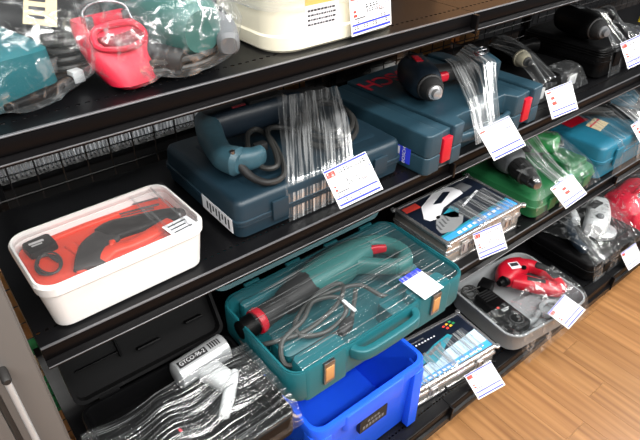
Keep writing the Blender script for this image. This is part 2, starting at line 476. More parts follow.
def shelf(x0, x1, yl, z, label, depth=None, base=False):
    d = (depth or (YB - 0.012 - yl)); w = x1-x0-0.0015
    r = thing('shelf_board', label, 'shelf', (x0, yl, z), 0, 'black steel shelf boards')
    s0, s1 = 0.026, 0.038
    t = 0.0016
    dk = MB(); dk.box((0, s1, -t), (w, d, 0)); dk.box((0, 0.0, -t), (w, s0, 0))
    dk.box((0, 0, -0.03), (0.0015, d, -t)); dk.box((w-0.0015, 0, -0.03), (w, d, -t))
    dk.build('deck', 'deck', r)
    # perforated strip with real slots
    ps = MB(); n = int(w/0.0125); cw = w/n
    for k in range(n):
        cx = (k+0.5)*cw; cy = (s0+s1)/2; hx = cw/2; hy = (s1-s0)/2
        out = [(hx,0),(hx,hy),(0,hy),(-hx,hy),(-hx,0),(-hx,-hy),(0,-hy),(hx,-hy)]
        inn = [(0.0032*math.cos(a*PI/4)*1.15, 0.0026*math.sin(a*PI/4)) for a in range(8)]
        vs_ = [(cx+x, cy+y, 0) for x, y in out] + [(cx+x, cy+y, 0) for x, y in inn] + [(cx+x, cy+y, -t) for x, y in inn]
        fs_ = []
        for a in range(8):
            q = (a+1) % 8; fs_ += [(a, q, 8+q, 8+a), (8+a, 8+q, 16+q, 16+a)]
        ps.add(vs_, fs_)
    ps.build('perforated_strip', 'deck', r)
    def extr(prof, name, m):
        k = len(prof)
        vs_ = [(0, y, zz) for y, zz in prof] + [(w, y, zz) for y, zz in prof]
        fs_ = [(i, (i+1) % k, k+(i+1) % k, k+i) for i in range(k)] + [tuple(range(k-1, -1, -1)), tuple(range(k, 2*k))]
        return MB().add(vs_, fs_).build(name, m, r, bevel=0.0006)
    if not base:
        extr([(0.001, 0.0), (-0.0032, -0.0006), (-0.0038, -0.0024), (0.001, -0.004)], 'lip_edge', 'edge_highlight')
        extr([(0.0, -0.004), (-0.0035, -0.004), (-0.0035, -0.024), (0.0, -0.024)], 'front_lip', 'rail')
        extr([(0.0, -0.024), (-0.006, -0.0275), (-0.0145, -0.0295), (-0.0145, -0.0335), (-0.009, -0.036), (0.0, -0.036)], 'price_rail', 'rail')
        extr([(-0.0142, -0.0288), (-0.0158, -0.0294), (-0.0158, -0.0306), (-0.0142, -0.0312)], 'rail_edge', 'edge_highlight')  # thin strip whose pale colour stands in for the rail highlight
        MB().box((w-0.006, -0.0175, -0.037), (w+0.001, 0.0, -0.002)).build('rail_clip', 'rail', r, bevel=0.001)
    else:
        extr([(0.001, 0.003), (-0.004, 0.002), (-0.006, -0.003), (0.001, -0.003)], 'lip_edge', 'rail')
        extr([(0.006, -0.003), (-0.004, -0.003), (-0.004, -0.03), (-0.012, -0.034), (-0.012, -0.05), (0.006, -0.05)], 'front_lip', 'rail')
        MB().box((0, 0.004, -z), (w, 0.012, -0.05)).build('kick_plate', 'deck', r)
        MB().box((w-0.006, -0.016, -0.052), (w+0.001, 0.0, 0.005)).build('rail_clip', 'rail', r, bevel=0.001)
    # underside rib
    MB().box((0.0, d*0.5-0.02, -0.022), (w, d*0.5+0.02, -t)).build('stiffener', 'deck', r)
    return r
BN = ('by the grey cabinet', 'in the middle bay', 'in the far right bay')
ZT, Z2, Z3, Z1 = 1.167, 0.845, 0.485, 0.10
for i in range(2): shelf(XS[i], XS[i+1], 0.675, ZT, 'topmost black perforated steel shelf '+BN[i])
for i in range(3): shelf(XS[i], XS[i+1], 0.672, Z2, 'second black perforated steel shelf from the top '+BN[i])
for i in range(3): shelf(XS[i], XS[i+1], 0.656, Z3, 'third black perforated steel shelf from the top '+BN[i])
for i in range(3): shelf(XS[i], XS[i+1], 0.54, Z1, 'bottom black steel shelf near the floor '+BN[i], base=True)

# uprights
for i, n in enumerate(('beside the grey cabinet', 'between the first and second bay', 'between the second and third bay', 'at the far right')):
    r = thing('upright_post', 'black steel shelf upright '+n, 'post', (XS[i]+(0.05 if i == 0 else 0), YB+0.022, 0), 0, 'shelf uprights')
    MB().box((-0.012, -0.016, 0), (0.012, 0.016, 1.95)).build('post', 'deck', r, bevel=0.001)
    sl = MB()
    for k in range(60): sl.box((-0.002, -0.0168, 0.1+k*0.03), (0.002, -0.0158, 0.118+k*0.03))
    sl.build('slot', 'backpanel', r)

# wire mesh backs and end
def wiregrid(name, label, x0, x1, z0, z1, mw):
    r = thing(name, label, 'wire mesh', mw=mw, group='black wire mesh panels')
    v = MB(); h = MB(); n = max(1, round((x1-x0)/0.05))
    for k in range(n+1):
        x = x0+(x1-x0)*k/n; v.tube([(x, 0, z0), (x, 0, z1)], 0.0017, 5)
    n = round((z1-z0)/0.05)
    for k in range(n+1):
        z = z0+(z1-z0)*k/n; h.tube([(x0, -0.003, z), (x1, -0.003, z)], 0.0015, 5)
    v.build('upright_wires', 'wire', r); h.build('cross_wires', 'wire', r)
    return r
for i in range(3):
    wiregrid('wire_mesh_panel', 'black wire mesh behind the shelves '+BN[i], (-0.12 if i == 0 else 0.03), XS[i+1]-XS[i]-0.015, 0.0, 1.4, Matrix.Translation((XS[i], YB, 0.11)))

# opposite aisle: shelf with glossy packs and cartons seen through the mesh
os_ = thing('shelf_board', 'black shelf of the next aisle seen through the wire mesh', 'shelf', (0.06, 1.105, 0.882))
MB().box((0, 0, -0.012), (2.6, 0.34, 0)).build('deck', 'deck', os_, bevel=0.001)
pk = MB(); pk.box((-0.0022, 0, 0), (0.0022, 0.0015, 0.12)); pk.box((-0.0006, 0.0015, 0), (0.0006, 0.02, 0.12))
first = pk.build('blister_pack', 'packclear', bevel=0.0004)
n = 64
for k in range(n):
    o = first if k == 0 else first.copy()
    if k: COL.objects.link(o)
    o.location = (0.075 + k*0.0088 + random.uniform(-0.001, 0.001), 1.118 + random.uniform(0, 0.006), 0.8825)
    o.rotation_euler = (0, -0.05 + random.uniform(-0.012, 0.012), random.uniform(-0.02, 0.02))
    tag(o, 'thin silvery pack in the row seen through the wire mesh', 'packet', 'silvery packs in the next aisle')
def carton(loc, s, m, label, group=None):
    r = thing('carton', label, 'box', loc, 0, group)
    MB().box((0, 0, 0), s).build('body', m, r, bevel=0.0015)
    MB().rect(s[0]*0.42, 0.001, s[0]*0.58, s[1]-0.001, s[2]+0.0004).build('tape', 'tan', r)
    return r
carton((0.66, 1.118, 0.8825), (0.18, 0.15, 0.16), 'card', 'brown carton beyond the mesh above the hammer drill')
carton((1.29, 1.118, 0.8825), (0.13, 0.15, 0.12), 'card', 'brown carton beyond the mesh above the battery')
carton((1.46, 1.118, 0.8825), (0.10, 0.15, 0.12), 'card', 'brown carton beyond the mesh left of the beige chuck drill')

# grey cabinet at the left end
cb = thing('grey_cabinet', 'grey steel cabinet with chrome bar handle at the shelf end', 'cabinet', (-0.854, 0.60, 0))
MB().box((0, 0.02, 0.05), (0.866, 0.15, 1.15)).build('body', 'grey_cab', cb, bevel=0.002)
MB().box((0.01, 0.03, 0.0), (0.856, 0.145, 0.05)).build('plinth', 'darkgap', cb)
for (a, c, hx) in ((0.003, 0.806, None), (0.814, 0.863, 0.828)):
    dr = MB().box((a, 0.0, 0.055), (c, 0.0195, 1.145)).build('door', 'grey_cab', cb, bevel=0.0015)
    if hx:
        h = MB(); h.tube([(hx, -0.022, 0.55), (hx, -0.022, 0.905)], 0.0042, 10)
        h.build('handle', 'silver', dr)
        for zz in (0.905, 0.55):
            MB().lathe((hx, -0.026, zz), (hx, 0, zz), [(0, .004), (.003, .0058), (.02, .0058), (.026, .005)], 12).build('handle_mount', 'darkgap', dr)
# cartons in the slot behind the cabinet
for (z0, z1, m, lab) in ((0.0, 0.20, 'card', 'brown carton at the floor seen past the grey cabinet'), (0.20, 0.34, 'cardgreen', 'green carton near the floor seen past the grey cabinet'), (0.34, 0.42, 'tan', 'pale carton between the green cartons past the cabinet'), (0.42, 0.47, 'cardgreen', 'thin green carton under the top brown one past the cabinet'), (0.47, 0.68, 'card', 'topmost brown carton seen past the grey cabinet')):
    carton((-0.20, 1.125, z0+0.0003), (0.256, 0.24, z1-z0-0.0008), m, lab)
# ------------------------------------------------------------------ price tags
def tagrot(yaw, tilt, roll):
    ct, st = math.cos(tilt), math.sin(tilt)
    B = Matrix(((1, 0, 0), (0, st, -ct), (0, ct, st)))
    return Matrix.Rotation(yaw, 3, 'Z') @ B @ Matrix.Rotation(roll, 3, 'Z')
def price_tag(c, ytr, wh, label, kind=0, curl=0.0, seed=0):
    w, h = wh; rnd = random.Random(seed+11)
    r = thing('price_tag', label, 'price tag', mw=Matrix.Translation(c) @ tagrot(*ytr).to_4x4(), group='price tags')
    def bend(mb):
        for v in mb.v:
            v.z += curl*(v.y/h)**2 - curl*0.15*(v.x/w)
        return mb
    pb = MB(); n = 6
    for k in range(n):
        y0 = -h/2+h*k/n; y1 = -h/2+h*(k+1)/n
        pb.box((-w/2, y0, -0.0003), (w/2, y1, 0.0003))
    bend(pb).build('card', 'paper', r)
    p = MB(); Z = 0.0006
    def row(y, x0, x1, ch, m, gap=0.3, fill=0.9):
        ch *= 1.35; x = x0
        while x < x1:
            cw = ch*rnd.uniform(0.5, 1.0)
            if rnd.random() < fill:
                p.rect(x, y-ch/2, x+cw*0.75, y-ch*0.1, Z, m); p.rect(x, y+ch*0.15, x+cw*0.6, y+ch/2, Z, m)
            x += cw*(1+gap)
    if kind == 0:
        p.rect(-w*.49, h*.44, w*.49, h*.485, Z, 0)
        p.rect(-w*.47, h*.28, -w*.27, h*.42, Z, 1)
        row(h*.35, -w*.45, -w*.29, h*.07, 3, 0.5, 1)
        row(h*.345, -w*.2, w*.44, h*.065, 2)
        p.rect(-w*.47, h*.235, w*.2, h*.245, Z, 0)
        row(-h*.02, -w*.42, -w*.34, h*.11, 1, 0.3, 1)
        p.rect(-w*.40, -h*.145, -w*.14, -h*.12, Z, 2)
        row(h*.09, -w*.12, w*.14, h*.06, 2); row(-h*.01, -w*.1, w*.15, h*.05, 2)
        row(-h*.01, w*.2, w*.27, h*.05, 1, .3, 1); p.rect(w*.2, -h*.075, w*.32, -h*.055, Z, 2)
        for (a, b_, c_, d_) in ((.22, .05, .47, .24),):
            p.rect(w*a, h*d_-h*.01, w*c_, h*d_, Z, 0); p.rect(w*a, h*b_, w*c_, h*b_+h*.01, Z, 0); p.rect(w*a, h*.145, w*c_, h*.155, Z, 0)
            p.rect(w*a, h*b_, w*a+w*.008, h*d_, Z, 0); p.rect(w*c_-w*.008, h*b_, w*c_, h*d_, Z, 0)
        row(h*.195, w*.25, w*.45, h*.04, 2)
        row(-h*.2, -w*.42, w*.4, h*.045, 2, .6, .7)
        p.rect(-w*.47, -h*.285, w*.47, -h*.245, Z, 0)
        row(-h*.335, -w*.42, w*.42, h*.055, 2, .5, .6)
        p.rect(-w*.47, -h*.455, w*.47, -h*.405, Z, 0)
    elif kind == 1:          # large red price
        p.rect(-w*.4, h*.45, w*.49, h*.485, Z, 0)
        p.rect(-w*.48, h*.36, -w*.30, h*.42, Z, 1); row(h*.3, -w*.46, -w*.1, h*.03, 1)
        row(h*.08, -w*.36, -w*.10, h*.22, 1, 0.3, .7)
        p.rect(-w*.40, -h*.12, -w*.14, -h*.10, Z, 2)
        row(h*.05, w*.08, w*.42, h*.06, 2, .6, .6); row(-h*.06, -w*.05, w*.25, h*.05, 2, .6, .6)
        p.rect(w*.25, h*.19, w*.47, h*.22, Z, 0)
        p.rect(-w*.45, -h*.29, w*.45, -h*.245, Z, 0); row(-h*.36, -w*.15, w*.15, h*.06, 2)
        p.rect(-w*.45, -h*.47, w*.47, -h*.42, Z, 0)
    else:                    # blue header
        p.rect(-w*.5, h*.33, w*.5, h*.5, Z, 0); row(h*.415, -w*.4, w*.4, h*.09, 3, .3, .9)
        row(h*.2, -w*.4, -w*.25, h*.06, 2, .3, 1); row(h*.2, w*.1, w*.35, h*.06, 2); row(h*.27, -w*.1, w*.1, h*.03, 2)
        row(h*.02, -w*.05, w*.15, h*.05, 2); row(-h*.25, -w*.35, w*.4, h*.05, 2, .5, .8); row(-h*.38, -w*.2, w*.35, h*.05, 2, .5, .8)
    bend(p).build('print', ['pblue', 'pred', 'pblack', 'paper'], r)
    return r

# ------------------------------------------------------------------ white tool box with clear lid (second shelf, left)
wb = thing('tool_box', 'white plastic box with clear lid over a red tray, nearest on the shelf', 'box', (0.177, 0.760, Z2+0.0005), 0.0)
wb.rotation_euler = (0, 0, 0.03)
W, D = 0.266, 0.164
MB().rr([(W-.030, D-.030, .02, 0), (W-.022, D-.022, .022, .004), (W-.006, D-.006, .026, .076), (W-.009, D-.009, .024, .076), (W-.028, D-.028, .02, .008)], n=6, cap1=True).build('body', 'white', wb)
# red moulded insert with pockets
MB().rr([(W-.032, D-.032, .02, .012), (W-.016, D-.016, .022, .066), (W-.020, D-.020, .02, .068)], n=6).build('tray_insert', 'orange_red', wb)
ti = MB()
ti.loft([(-.035, -.045, .072), (-.01, -.03, .072), (.02, -.036, .072), (.06, -.03, .072), (.095, -.02, .072)], [(.012, .006), (.013, .006), (.01, .006), (.013, .006), (.012, .006)])
ti.loft([(-.085, .062, .069), (-.02, .064, .069), (.04, .062, .069)], [(.006, .004)]*3)
ti.loft([(-.065, -.05, .069), (-.05, -.01, .069), (-.055, .03, .069)], [(.008, .004)]*3)
ti.build('tray_ridge', 'orange_red', wb)
rim = MB()
o_ = lambda w, d, r, z: [(x, y, z) for x, y in rrect(w, d, r, 6)]
rim.loops([o_(W-.004, D-.004, .027, .070), o_(W, D, .029, .072), o_(W+.002, D+.002, .03, .086), o_(W-.004, D-.004, .028, .0905), o_(W-.010, D-.010, .026, .090), o_(W-.012, D-.012, .025, .083), o_(W-.008, D-.008, .026, .078)], closed=True)
rim.build('lid_rim', 'white', wb)
MB().rr([(W-.0118, D-.0118, .0252, .0835), (W-.0118, D-.0118, .0252, .0845)], n=6).build('lid', 'lid', wb)
lb = MB(); lb.rect(-.024, -.018, .024, .018, .0853, 0)
for k in range(3): lb.rect(-.018, .008-k*.01, .016-.006*(k % 2), .0115-k*.01, .0857, 1)
for v in lb.v: v.x, v.y = v.x*.98-v.y*.1+.096, v.y*.98+v.x*.1-.058
lb.build('label_sticker', ['paper', 'pblack'], wb)

def cordless(name, label, loc, rz, mw=None, body='black', accent='red', chuck='rubber', s=1.0, L=0.15, hl=0.13, batt=None, side=1, nose='steel', group=None):
    """pistol drill lying on its side: barrel along local +x, grip along local side*y"""
    r = thing(name, label, 'power tool', loc, rz, group, mw)
    R = 0.032*s; zc = R*1.02
    bd = MB()
    bd.loft([(-L*.5, 0, zc), (-L*.38, 0, zc), (-L*.05, 0, zc), (L*.18, 0, zc), (L*.30, 0, zc)], [(R*.75, R*.75), (R*1.0, R*.97), (R*1.05, R), (R*.95, R*.95), (R*.78, R*.78)], e=2.4)
    b_ = bd.build('motor_housing', body, r)
    v = MB()
    for k in range(4): v.box((-L*.40+k*.007, -R*.5, zc+R*.93), (-L*.40+k*.007+.003, R*.5, zc+R*1.0))
    v.build('vent', 'rubber', b_)
    g = MB(); y = side
    g.loft([(-L*.12, y*R*.5, zc), (-L*.17, y*hl*.45, zc), (-L*.22, y*hl*.8, zc), (-L*.22, y*hl, zc)], [(R*.62, R*.6), (R*.52, R*.52), (R*.55, R*.55), (R*.7, R*.65)], e=2.6)
    g.build('grip', body if batt is None else 'rubber', r)
    t = MB(); t.loft([(L*.04, y*R*.8, zc), (L*.0, y*R*1.25, zc), (-L*.03, y*R*1.6, zc)], [(R*.25, R*.3)]*3); t.build('trigger', accent, r)
    a = MB(); a.box((-L*.3, -R*.35, zc+R*.98), (-L*.05, R*.1, zc+R*1.03)); a.build('badge', accent, r, bevel=.0008)
    c = MB(); x0 = L*.30
    c.lathe((x0, 0, zc), (x0+1, 0, zc), [(0, R*.72), (.004, R*.78), (.010, R*.78), (.012, R*.7), (.024, R*.68), (.036, R*.5)], 20)
    c.build('chuck', chuck, r)
    c = MB(); c.lathe((x0+.036, 0, zc), (x0+1, 0, zc), [(-.002, R*.44), (.004, R*.42), (.006, R*.30), (.016, R*.26), (.018, R*.12)], 14)
    c.build('chuck_nose', nose, r)
    if batt:
        q = MB(); q.rr([(.085*s, .036*s, .008, zc-R*.98), (.09*s, .04*s, .01, zc-R*.9), (.09*s, .04*s, .01, zc+R*.9), (.082*s, .034*s, .008, zc+R*1.0)], T=Matrix.Translation((-L*.16, y*(hl+.012), 0)))
        q.build('battery', batt, r)
        q = MB(); q.box((-L*.16-.012, y*(hl+.012)-.019*s, zc+R*.98), (-L*.16+.012, y*(hl+.012)-.006*s, zc+R*1.06)); q.build('battery_latch', accent, r, bevel=.0008)
    return r

# drill in the white box
wd = thing('cordless_drill', 'black cordless drill with red trigger lying in the red tray', 'power tool', (0.180, 0.766, Z2+.0685), 0.03); wd.scale = (1, 1, .8)
MB().loft([(.112, -.012, .004), (.085, -.003, .004), (.04, .006, .004), (.012, .012, .004), (-.008, .008, .004)], [(.017, .010), (.019, .012), (.023, .012), (.026, .012), (.024, .011)]).build('motor_housing', 'black', wd)
MB().loft([(.0, .006, .003), (-.028, -.008, .003), (-.045, -.032, .003), (-.055, -.055, .003)], [(.024, .011), (.024, .012), (.023, .012), (.024, .011)]).build('grip', 'rubber', wd)
MB().loft([(-.005, -.020, .008), (-.010, -.030, .008)], [(.005, .006), (.004, .006)]).build('trigger', 'orange_red', wd)
MB().lathe((.112, -.012, .004), (.2, -.04, .004), [(0, .011), (.006, .012), (.012, .008), (.016, .004)], 14).build('chuck', 'steel', wd)
wc = thing('battery_charger', 'black battery charger with coiled lead in the box corner', 'charger', (0.083, 0.805, Z2+.0685), 0.0); wc.scale = (1, 1, .85)
MB().rr([(.042, .036, .005, 0), (.044, .038, .006, .002), (.042, .036, .006, .014), (.036, .03, .005, .0155)], T=Matrix.Rotation(.12, 4, 'Z')).build('body', 'black', wc)
mk = MB(); mk.rect(-.014, .0, .008, .006, .0162); mk.rect(-.012, -.006, .004, -.002, .0162); mk.build('print', 'lightgrey', wc)
cc = []
for k in range(60):
    a = k/60*PI*7; cc.append((-.006+.016*math.cos(a)+k*.0001, -.052+.026*math.sin(a), .004+.0001*k+.002*math.sin(a*1.7)))
MB().tube(crom([(.0, -.018, .006)]+cc, 2), .0017, 6).build('lead', 'cord', wc)
for k, (p, q, r_) in enumerate((((.205, .822), (.282, .806), .0017), ((.245, .835), (.29, .826), .0014), ((.215, .812), (.27, .80), .0012))):
    bt = MB(); dx = Vector((q[0]-p[0], q[1]-p[1], 0)); ln = dx.length
    bt.lathe((p[0], p[1], 0), (q[0], q[1], 0), [(0, r_*.3), (.004, r_), (ln*.6, r_), (ln*.6+.001, r_*1.3), (ln, r_*1.3)], 8)
    o = bt.build('drill_bit', 'steel'); o.location.z = Z2+.0705
    tag(o, ('longest steel drill bit in the red tray', 'steel drill bit nearest the box back edge', 'thinnest steel drill bit in the red tray')[k], 'drill bit', 'drill bits in the red tray')
drape(wb, [wb], 0.24, 0.306, 0.690, 0.838, Z2+.01, 30, 24, 10, .001, .0012, 70, 8, m='film')

# ------------------------------------------------------------------ blue grey case with corded hammer drill (second shelf)
def hard_case(root, w, d, h, m, r=.02, split=.55, groove=True):
    c = Matrix.Translation((w/2, d/2, 0)); zs = h*split
    b1 = MB().rr([(w-.02, d-.02, r*.7, 0), (w-.004, d-.004, r, .006), (w, d, r, zs-.006), (w+.006, d+.006, r, zs-.005), (w+.006, d+.006, r, zs-.0005), (w-.004, d-.004, r, zs-.0003)], T=c).build('base_shell', m, root)
    b2 = MB().rr([(w-.004, d-.004, r, zs+.0003), (w+.006, d+.006, r, zs+.0005), (w+.006, d+.006, r, zs+.005), (w, d, r, zs+.006), (w-.003, d-.003, r, h-.010), (w-.008, d-.008, r, h-.003), (w-.018, d-.018, r*.8, h)], T=c).build('lid_shell', m, root)
    return b1, b2
bc = thing('tool_case', 'dark blue grey case under a corded hammer drill and its cable', 'tool case', (0.378, 0.704, Z2+.0005), 0.0)
b1, b2 = hard_case(bc, .404, .288, .080, 'bluegrey', .018, .45)
MB().rr([(.33, .20, .012, .079), (.32, .19, .012, .0815)], T=Matrix.Translation((.21, .144, 0))).build('raised_panel', 'bluegrey', b2)
ll = MB(); ll.box((-.0035, .015, .014), (-.0028, .125, .044)); 
for k in range(8): ll.box((-.0039, .025+k*.011, .018+.004*(k % 3)), (-.0034, .030+k*.011, .038), 1)
ll.build('side_label', ['paper', 'pblack'], bc)
for x in (.07, .32):
    MB().box((x, -.008, .022), (x+.035, -.0025, .062)).build('latch', 'bluegrey', bc, bevel=.002)
hd = thing('hammer_drill', 'navy corded hammer drill with blue grey grip on the blue grey case', 'power tool', (0, 0, Z2+.0845))
zc = .034
MB().loft([(.455, .935, zc), (.50, .938, zc), (.56, .935, zc), (.63, .930, zc), (.675, .925, zc)], [(.030, .030), (.036, .034), (.036, .034), (.032, .031), (.024, .024)], e=2.6).build('motor_housing', 'navy', hd)
MB().lathe((.672, .9255, zc), (.76, .916, zc), [(0, .022), (.01, .026), (.03, .026), (.034, .021), (.07, .019), (.082, .012)], 20).build('chuck', 'rubber', hd)
MB().box((.54, .905, zc+.033), (.62, .935, zc+.040)).build('badge', 'rubber', hd, bevel=.002)
rl = MB(); rl.box((.505, .913, zc+.0325), (.535, .918, zc+.0355)); rl.build('red_lettering', 'redlogo', hd)
gp = MB().loft([(.462, .950, zc), (.445, .905, zc), (.428, .855, zc), (.418, .808, zc), (.428, .775, zc)], [(.024, .028), (.026, .028), (.023, .026), (.022, .025), (.026, .026)], e=2.5).build('grip', 'toolblue', hd)
MB().loft([(.430, .783, zc), (.455, .770, zc), (.478, .772, zc)], [(.02, .022), (.017, .02), (.012, .018)]).build('grip_toe', 'toolblue', hd)
MB().lathe((.418, .772, zc+.026), (.418, .772, zc+1), [(-.004, .005), (.001, .005), (.002, .003)], 10).build('screw', 'steel', gp)
cd = [(.428, .770, .03), (.436, .745, .014), (.452, .722, .007), (.475, .716, .006), (.497, .728, .006), (.520, .775, .010), (.535, .83, .016), (.525, .862, .022), (.497, .85, .022), (.470, .80, .016), (.468, .755, .010), (.49, .742, .011), (.51, .775, .016), (.53, .83, .024), (.56, .853, .02), (.605, .84, .010), (.60, .79, .006), (.625, .748, .006), (.665, .742, .008), (.705, .765, .011), (.735, .815, .014), (.735, .865, .018), (.70, .885, .02), (.655, .865, .019), (.612, .81, .014), (.63, .765, .013), (.67, .752, .017), (.71, .785, .020), (.728, .84, .022), (.70, .872, .028), (.65, .85, .026), (.622, .80, .020), (.65, .762, .022), (.70, .80, .026)]
MB().tube(crom([(a, b_, c_*1.5+.002 if k > 3 else c_) for k, (a, b_, c_) in enumerate(cd)], 7), .0054, 8).build('power_cord', 'cord', hd)
MB().tube(crom(cd[:4], 4), [.0085, .0085, .008, .008, .0075, .0075, .007, .007, .0065, .006, .0058, .0056, .005], 10).build('cord_sleeve', 'rubber', hd)
pg = MB(); pg.box((.485, .80, .02), (.51, .815, .036)); pg.box((.478, .803, .024), (.486, .806, .026), 1); pg.box((.478, .809, .024), (.486, .812, .026), 1); pg.build('plug', ['rubber', 'steel'], hd, bevel=.001)
drape(bc, [bc, hd], .478, .642, .698, .91, Z2+.004, 64, 44, 120, .002, .0015, 70, 5, m='film_diag', skew=.62, seed=3)
price_tag((.5866, .6521-.012, .9353-.006), (-.7426, .6003, .4867), (.0862, .0757), 'price tag hanging from the film over the blue grey case', 0, seed=1)

# ------------------------------------------------------------------ blue grey case with red latches (second shelf)
bo = thing('tool_case', 'blue green case with two red latches and red lettering', 'tool case', (0.808, 0.655, Z2+.0005), 0.05)
w, d, h = .44, .335, .094
base = MB(); lid = MB(); zs = .042
outl = [(0, .008), (.008, 0), (.045, 0), (.047, .010), (.082, .010), (.084, 0), (.118, 0), (.128, .03), (.312, .03), (.322, 0), (.356, 0), (.358, .010), (.393, .010), (.395, 0), (.432, 0), (.44, .008), (.44, d-.02), (.42, d), (.02, d), (0, d-.02)]
base.prism(outl, 0, zs-.0006); base.build('base_shell', 'bluegrey2', bo, bevel=.004, bseg=3)
lid.prism([(0, .008), (.008, 0), (.045, 0), (.045, d), (.02, d), (0, d-.02)], zs, h)
lid.prism([(.0452, .010), (.0838, .010), (.0838, d), (.0452, d)], zs, h-.007)
lid.prism([(.084, 0), (.118, 0), (.128, .03), (.312, .03), (.322, 0), (.356, 0), (.356, d), (.084, d)], zs, h)
lid.prism([(.3562, .010), (.3948, .010), (.3948, d), (.3562, d)], zs, h-.007)
lid.prism([(.395, 0), (.432, 0), (.44, .008), (.44, d-.02), (.42, d), (.395, d)], zs, h)
lo = lid.build('lid_shell', 'bluegrey2', bo, bevel=.0045, bseg=3)
for x in (.0495, .3605):
    MB().box((x, -.002, .016), (x+.030, .0095, .074)).build('latch', 'red', bo, bevel=.0025)
MB().loft([(.125, .014, .045), (.17, .006, .045), (.27, .006, .045), (.315, .014, .045)], [(.007, .011)]*4, e=3).build('handle', 'bluegrey2', bo)
vs_, fs_ = textmesh('BOSCH', .070, .0018)
tm = MB().add(vs_, fs_, 0, Matrix.Translation((.190, .278, h+.0008)) @ Matrix.Rotation(PI, 4, 'Z') @ Matrix.Scale(.95, 4, (1, 0, 0)))
tm.build('lettering', 'redlogo', lo)
sl = MB(); sl.box((-.0012, .045, .012), (-.0004, .10, .048), 0)
vs_, fs_ = textmesh('BOSCH', .012)
sl.add(vs_, fs_, 1, Matrix.Translation((-.0016, .062, .030)) @ Matrix(((0, 0, -1, 0), (-1, 0, 0, 0), (0, 1, 0, 0), (0, 0, 0, 1))) @ Matrix.Rotation(PI/2, 4, 'Z'))
sl.box((-.0016, .075, .014), (-.0011, .092, .024), 2); sl.box((-.0016, .075, .028), (-.0011, .092, .046), 1)
sl.build('side_label', ['pblue', 'paper', 'pred'], bo)
ang = math.atan2(.75-.875, .925-.985)
bd_ = cordless('cordless_driver', 'navy black impact driver with blue battery on the red latch case', (.950, .818, Z2+h+.002), ang, body='navy', accent='red', chuck='rubber', s=1.22, L=.15, hl=.145, batt='bluegrey2', side=1, nose='chrome')
drape(bo, [bo, bd_], .963, 1.055, .650, .83, Z2+.03, 60, 44, 160, .002, .0015, 90, 4, m='film_diag_narrow', skew=.42, seed=8)
price_tag((.9872, .605, .9030), (-.7253, .7828, .4954), (.0779, .0756), 'price tag hanging in front of the red latch case', 1, seed=2)
# ------------------------------------------------------------------ black cases at the right of the second shelf
ca = thing('tool_case', 'flat black case under the drill with the beige chuck', 'tool case', (1.262, 0.735, Z2+.0005), 0.03)
_, l2 = hard_case(ca, .30, .22, .052, 'black', .014, .5)
MB().rr([(.23, .15, .03, .051), (.22, .14, .03, .0535)], n=8, T=Matrix.Translation((.15, .11, 0))).build('raised_panel', 'black', l2)
for x in (.05, .215): MB().box((x, -.0075, .012), (x+.04, -.0025, .042)).build('latch', 'lightgrey', ca, bevel=.0015)
da = cordless('cordless_drill', 'black drill with a beige chuck lying on the flat black case', (1.392, .885, Z2+.0575), math.atan2(-.125, -.045), body='black', chuck='beige', accent='rubber', s=.95, L=.15, hl=.11, side=1, nose='rubber')
kr = MB(); 
kr.tube(crom([(.0, 0, 0), (.03, .012, 0), (.055, .006, 0), (.05, -.01, 0), (.02, -.012, 0)], 6, True), .0013, 6, closed=True)
kr.tube(crom([(.0, .004, .003), (-.01, -.012, .003), (.018, -.02, .003), (.036, -.01, .003)], 6, True), .0013, 6, closed=True)
ko = kr.build('wire_clip', 'steel'); ko.location = (1.085, .775, Z2+.178); ko.rotation_euler = (0, 0, .3)
tag(ko, 'bent steel wire clip on top of the blue battery', 'wire clip')
drape(ca, [ca, da], 1.325, 1.42, .728, .93, Z2+.004, 40, 34, 90, .002, .002, 60, 5, m='film', skew=.10, seed=2)
drape(ca, [ca], 1.44, 1.568, .722, .80, Z2+.004, 30, 20, 10, .002, .003, 60, 30, m='film_bag', seed=6)
price_tag((1.3059, .6546, .8896), (-.4533, .4507, .2633), (.0772, .0739), 'price tag in front of the flat black drill case', 1, seed=3)

cb2 = thing('tool_case', 'big black case under the black impact driver on the second shelf', 'tool case', (1.612, 0.722, Z2+.0005), 0.0)
b1, b2 = hard_case(cb2, .36, .27, .092, 'black', .022, .52)
for k in range(3): MB().rr([(.362, .272, .02, .066+k*.007), (.364, .274, .02, .068+k*.007), (.362, .272, .02, .070+k*.007)], T=Matrix.Translation((.18, .135, 0))).build('rib', 'black', b2)
for x in (.06, .26): MB().box((x, -.0085, .03), (x+.04, -.003, .075)).build('latch', 'black', cb2, bevel=.002)
MB().loft([(.12, -.012, .05), (.15, -.018, .05), (.21, -.018, .05), (.24, -.012, .05)], [(.006, .009)]*4, e=3).build('handle', 'black', cb2)
db = cordless('cordless_driver', 'black impact driver with wide nose lying on the big black case', (1.655, .832, Z2+.095), math.atan2(-.19, -.07), body='black', chuck='rubber', accent='midgrey', s=1.25, L=.18, hl=.13, side=1, nose='midgrey')
drape(cb2, [cb2, db], 1.66, 1.75, .712, .95, Z2+.004, 40, 36, 90, .002, .002, 60, 5, m='film', skew=.06, seed=5)
drape(cb2, [cb2, db], 1.765, 1.90, .712, .95, Z2+.004, 40, 36, 40, .004, .005, 50, 14, m='film_bag', seed=9)
price_tag((1.6573, .654, .9496-.004), (-.6754, .3325, .4561), (.0778, .0761), 'price tag in front of the big black impact driver case', 0, seed=4)
pk1 = thing('snack_pack', 'violet and yellow glossy pack at the far end of the second shelf', 'packet', (2.055, .80, Z2+.0005), .2)
pm = MB().rr([(.11, .05, .01, 0), (.115, .06, .02, .05), (.105, .045, .02, .12), (.11, .006, .002, .15)]); pm.build('pouch', 'purple', pk1)
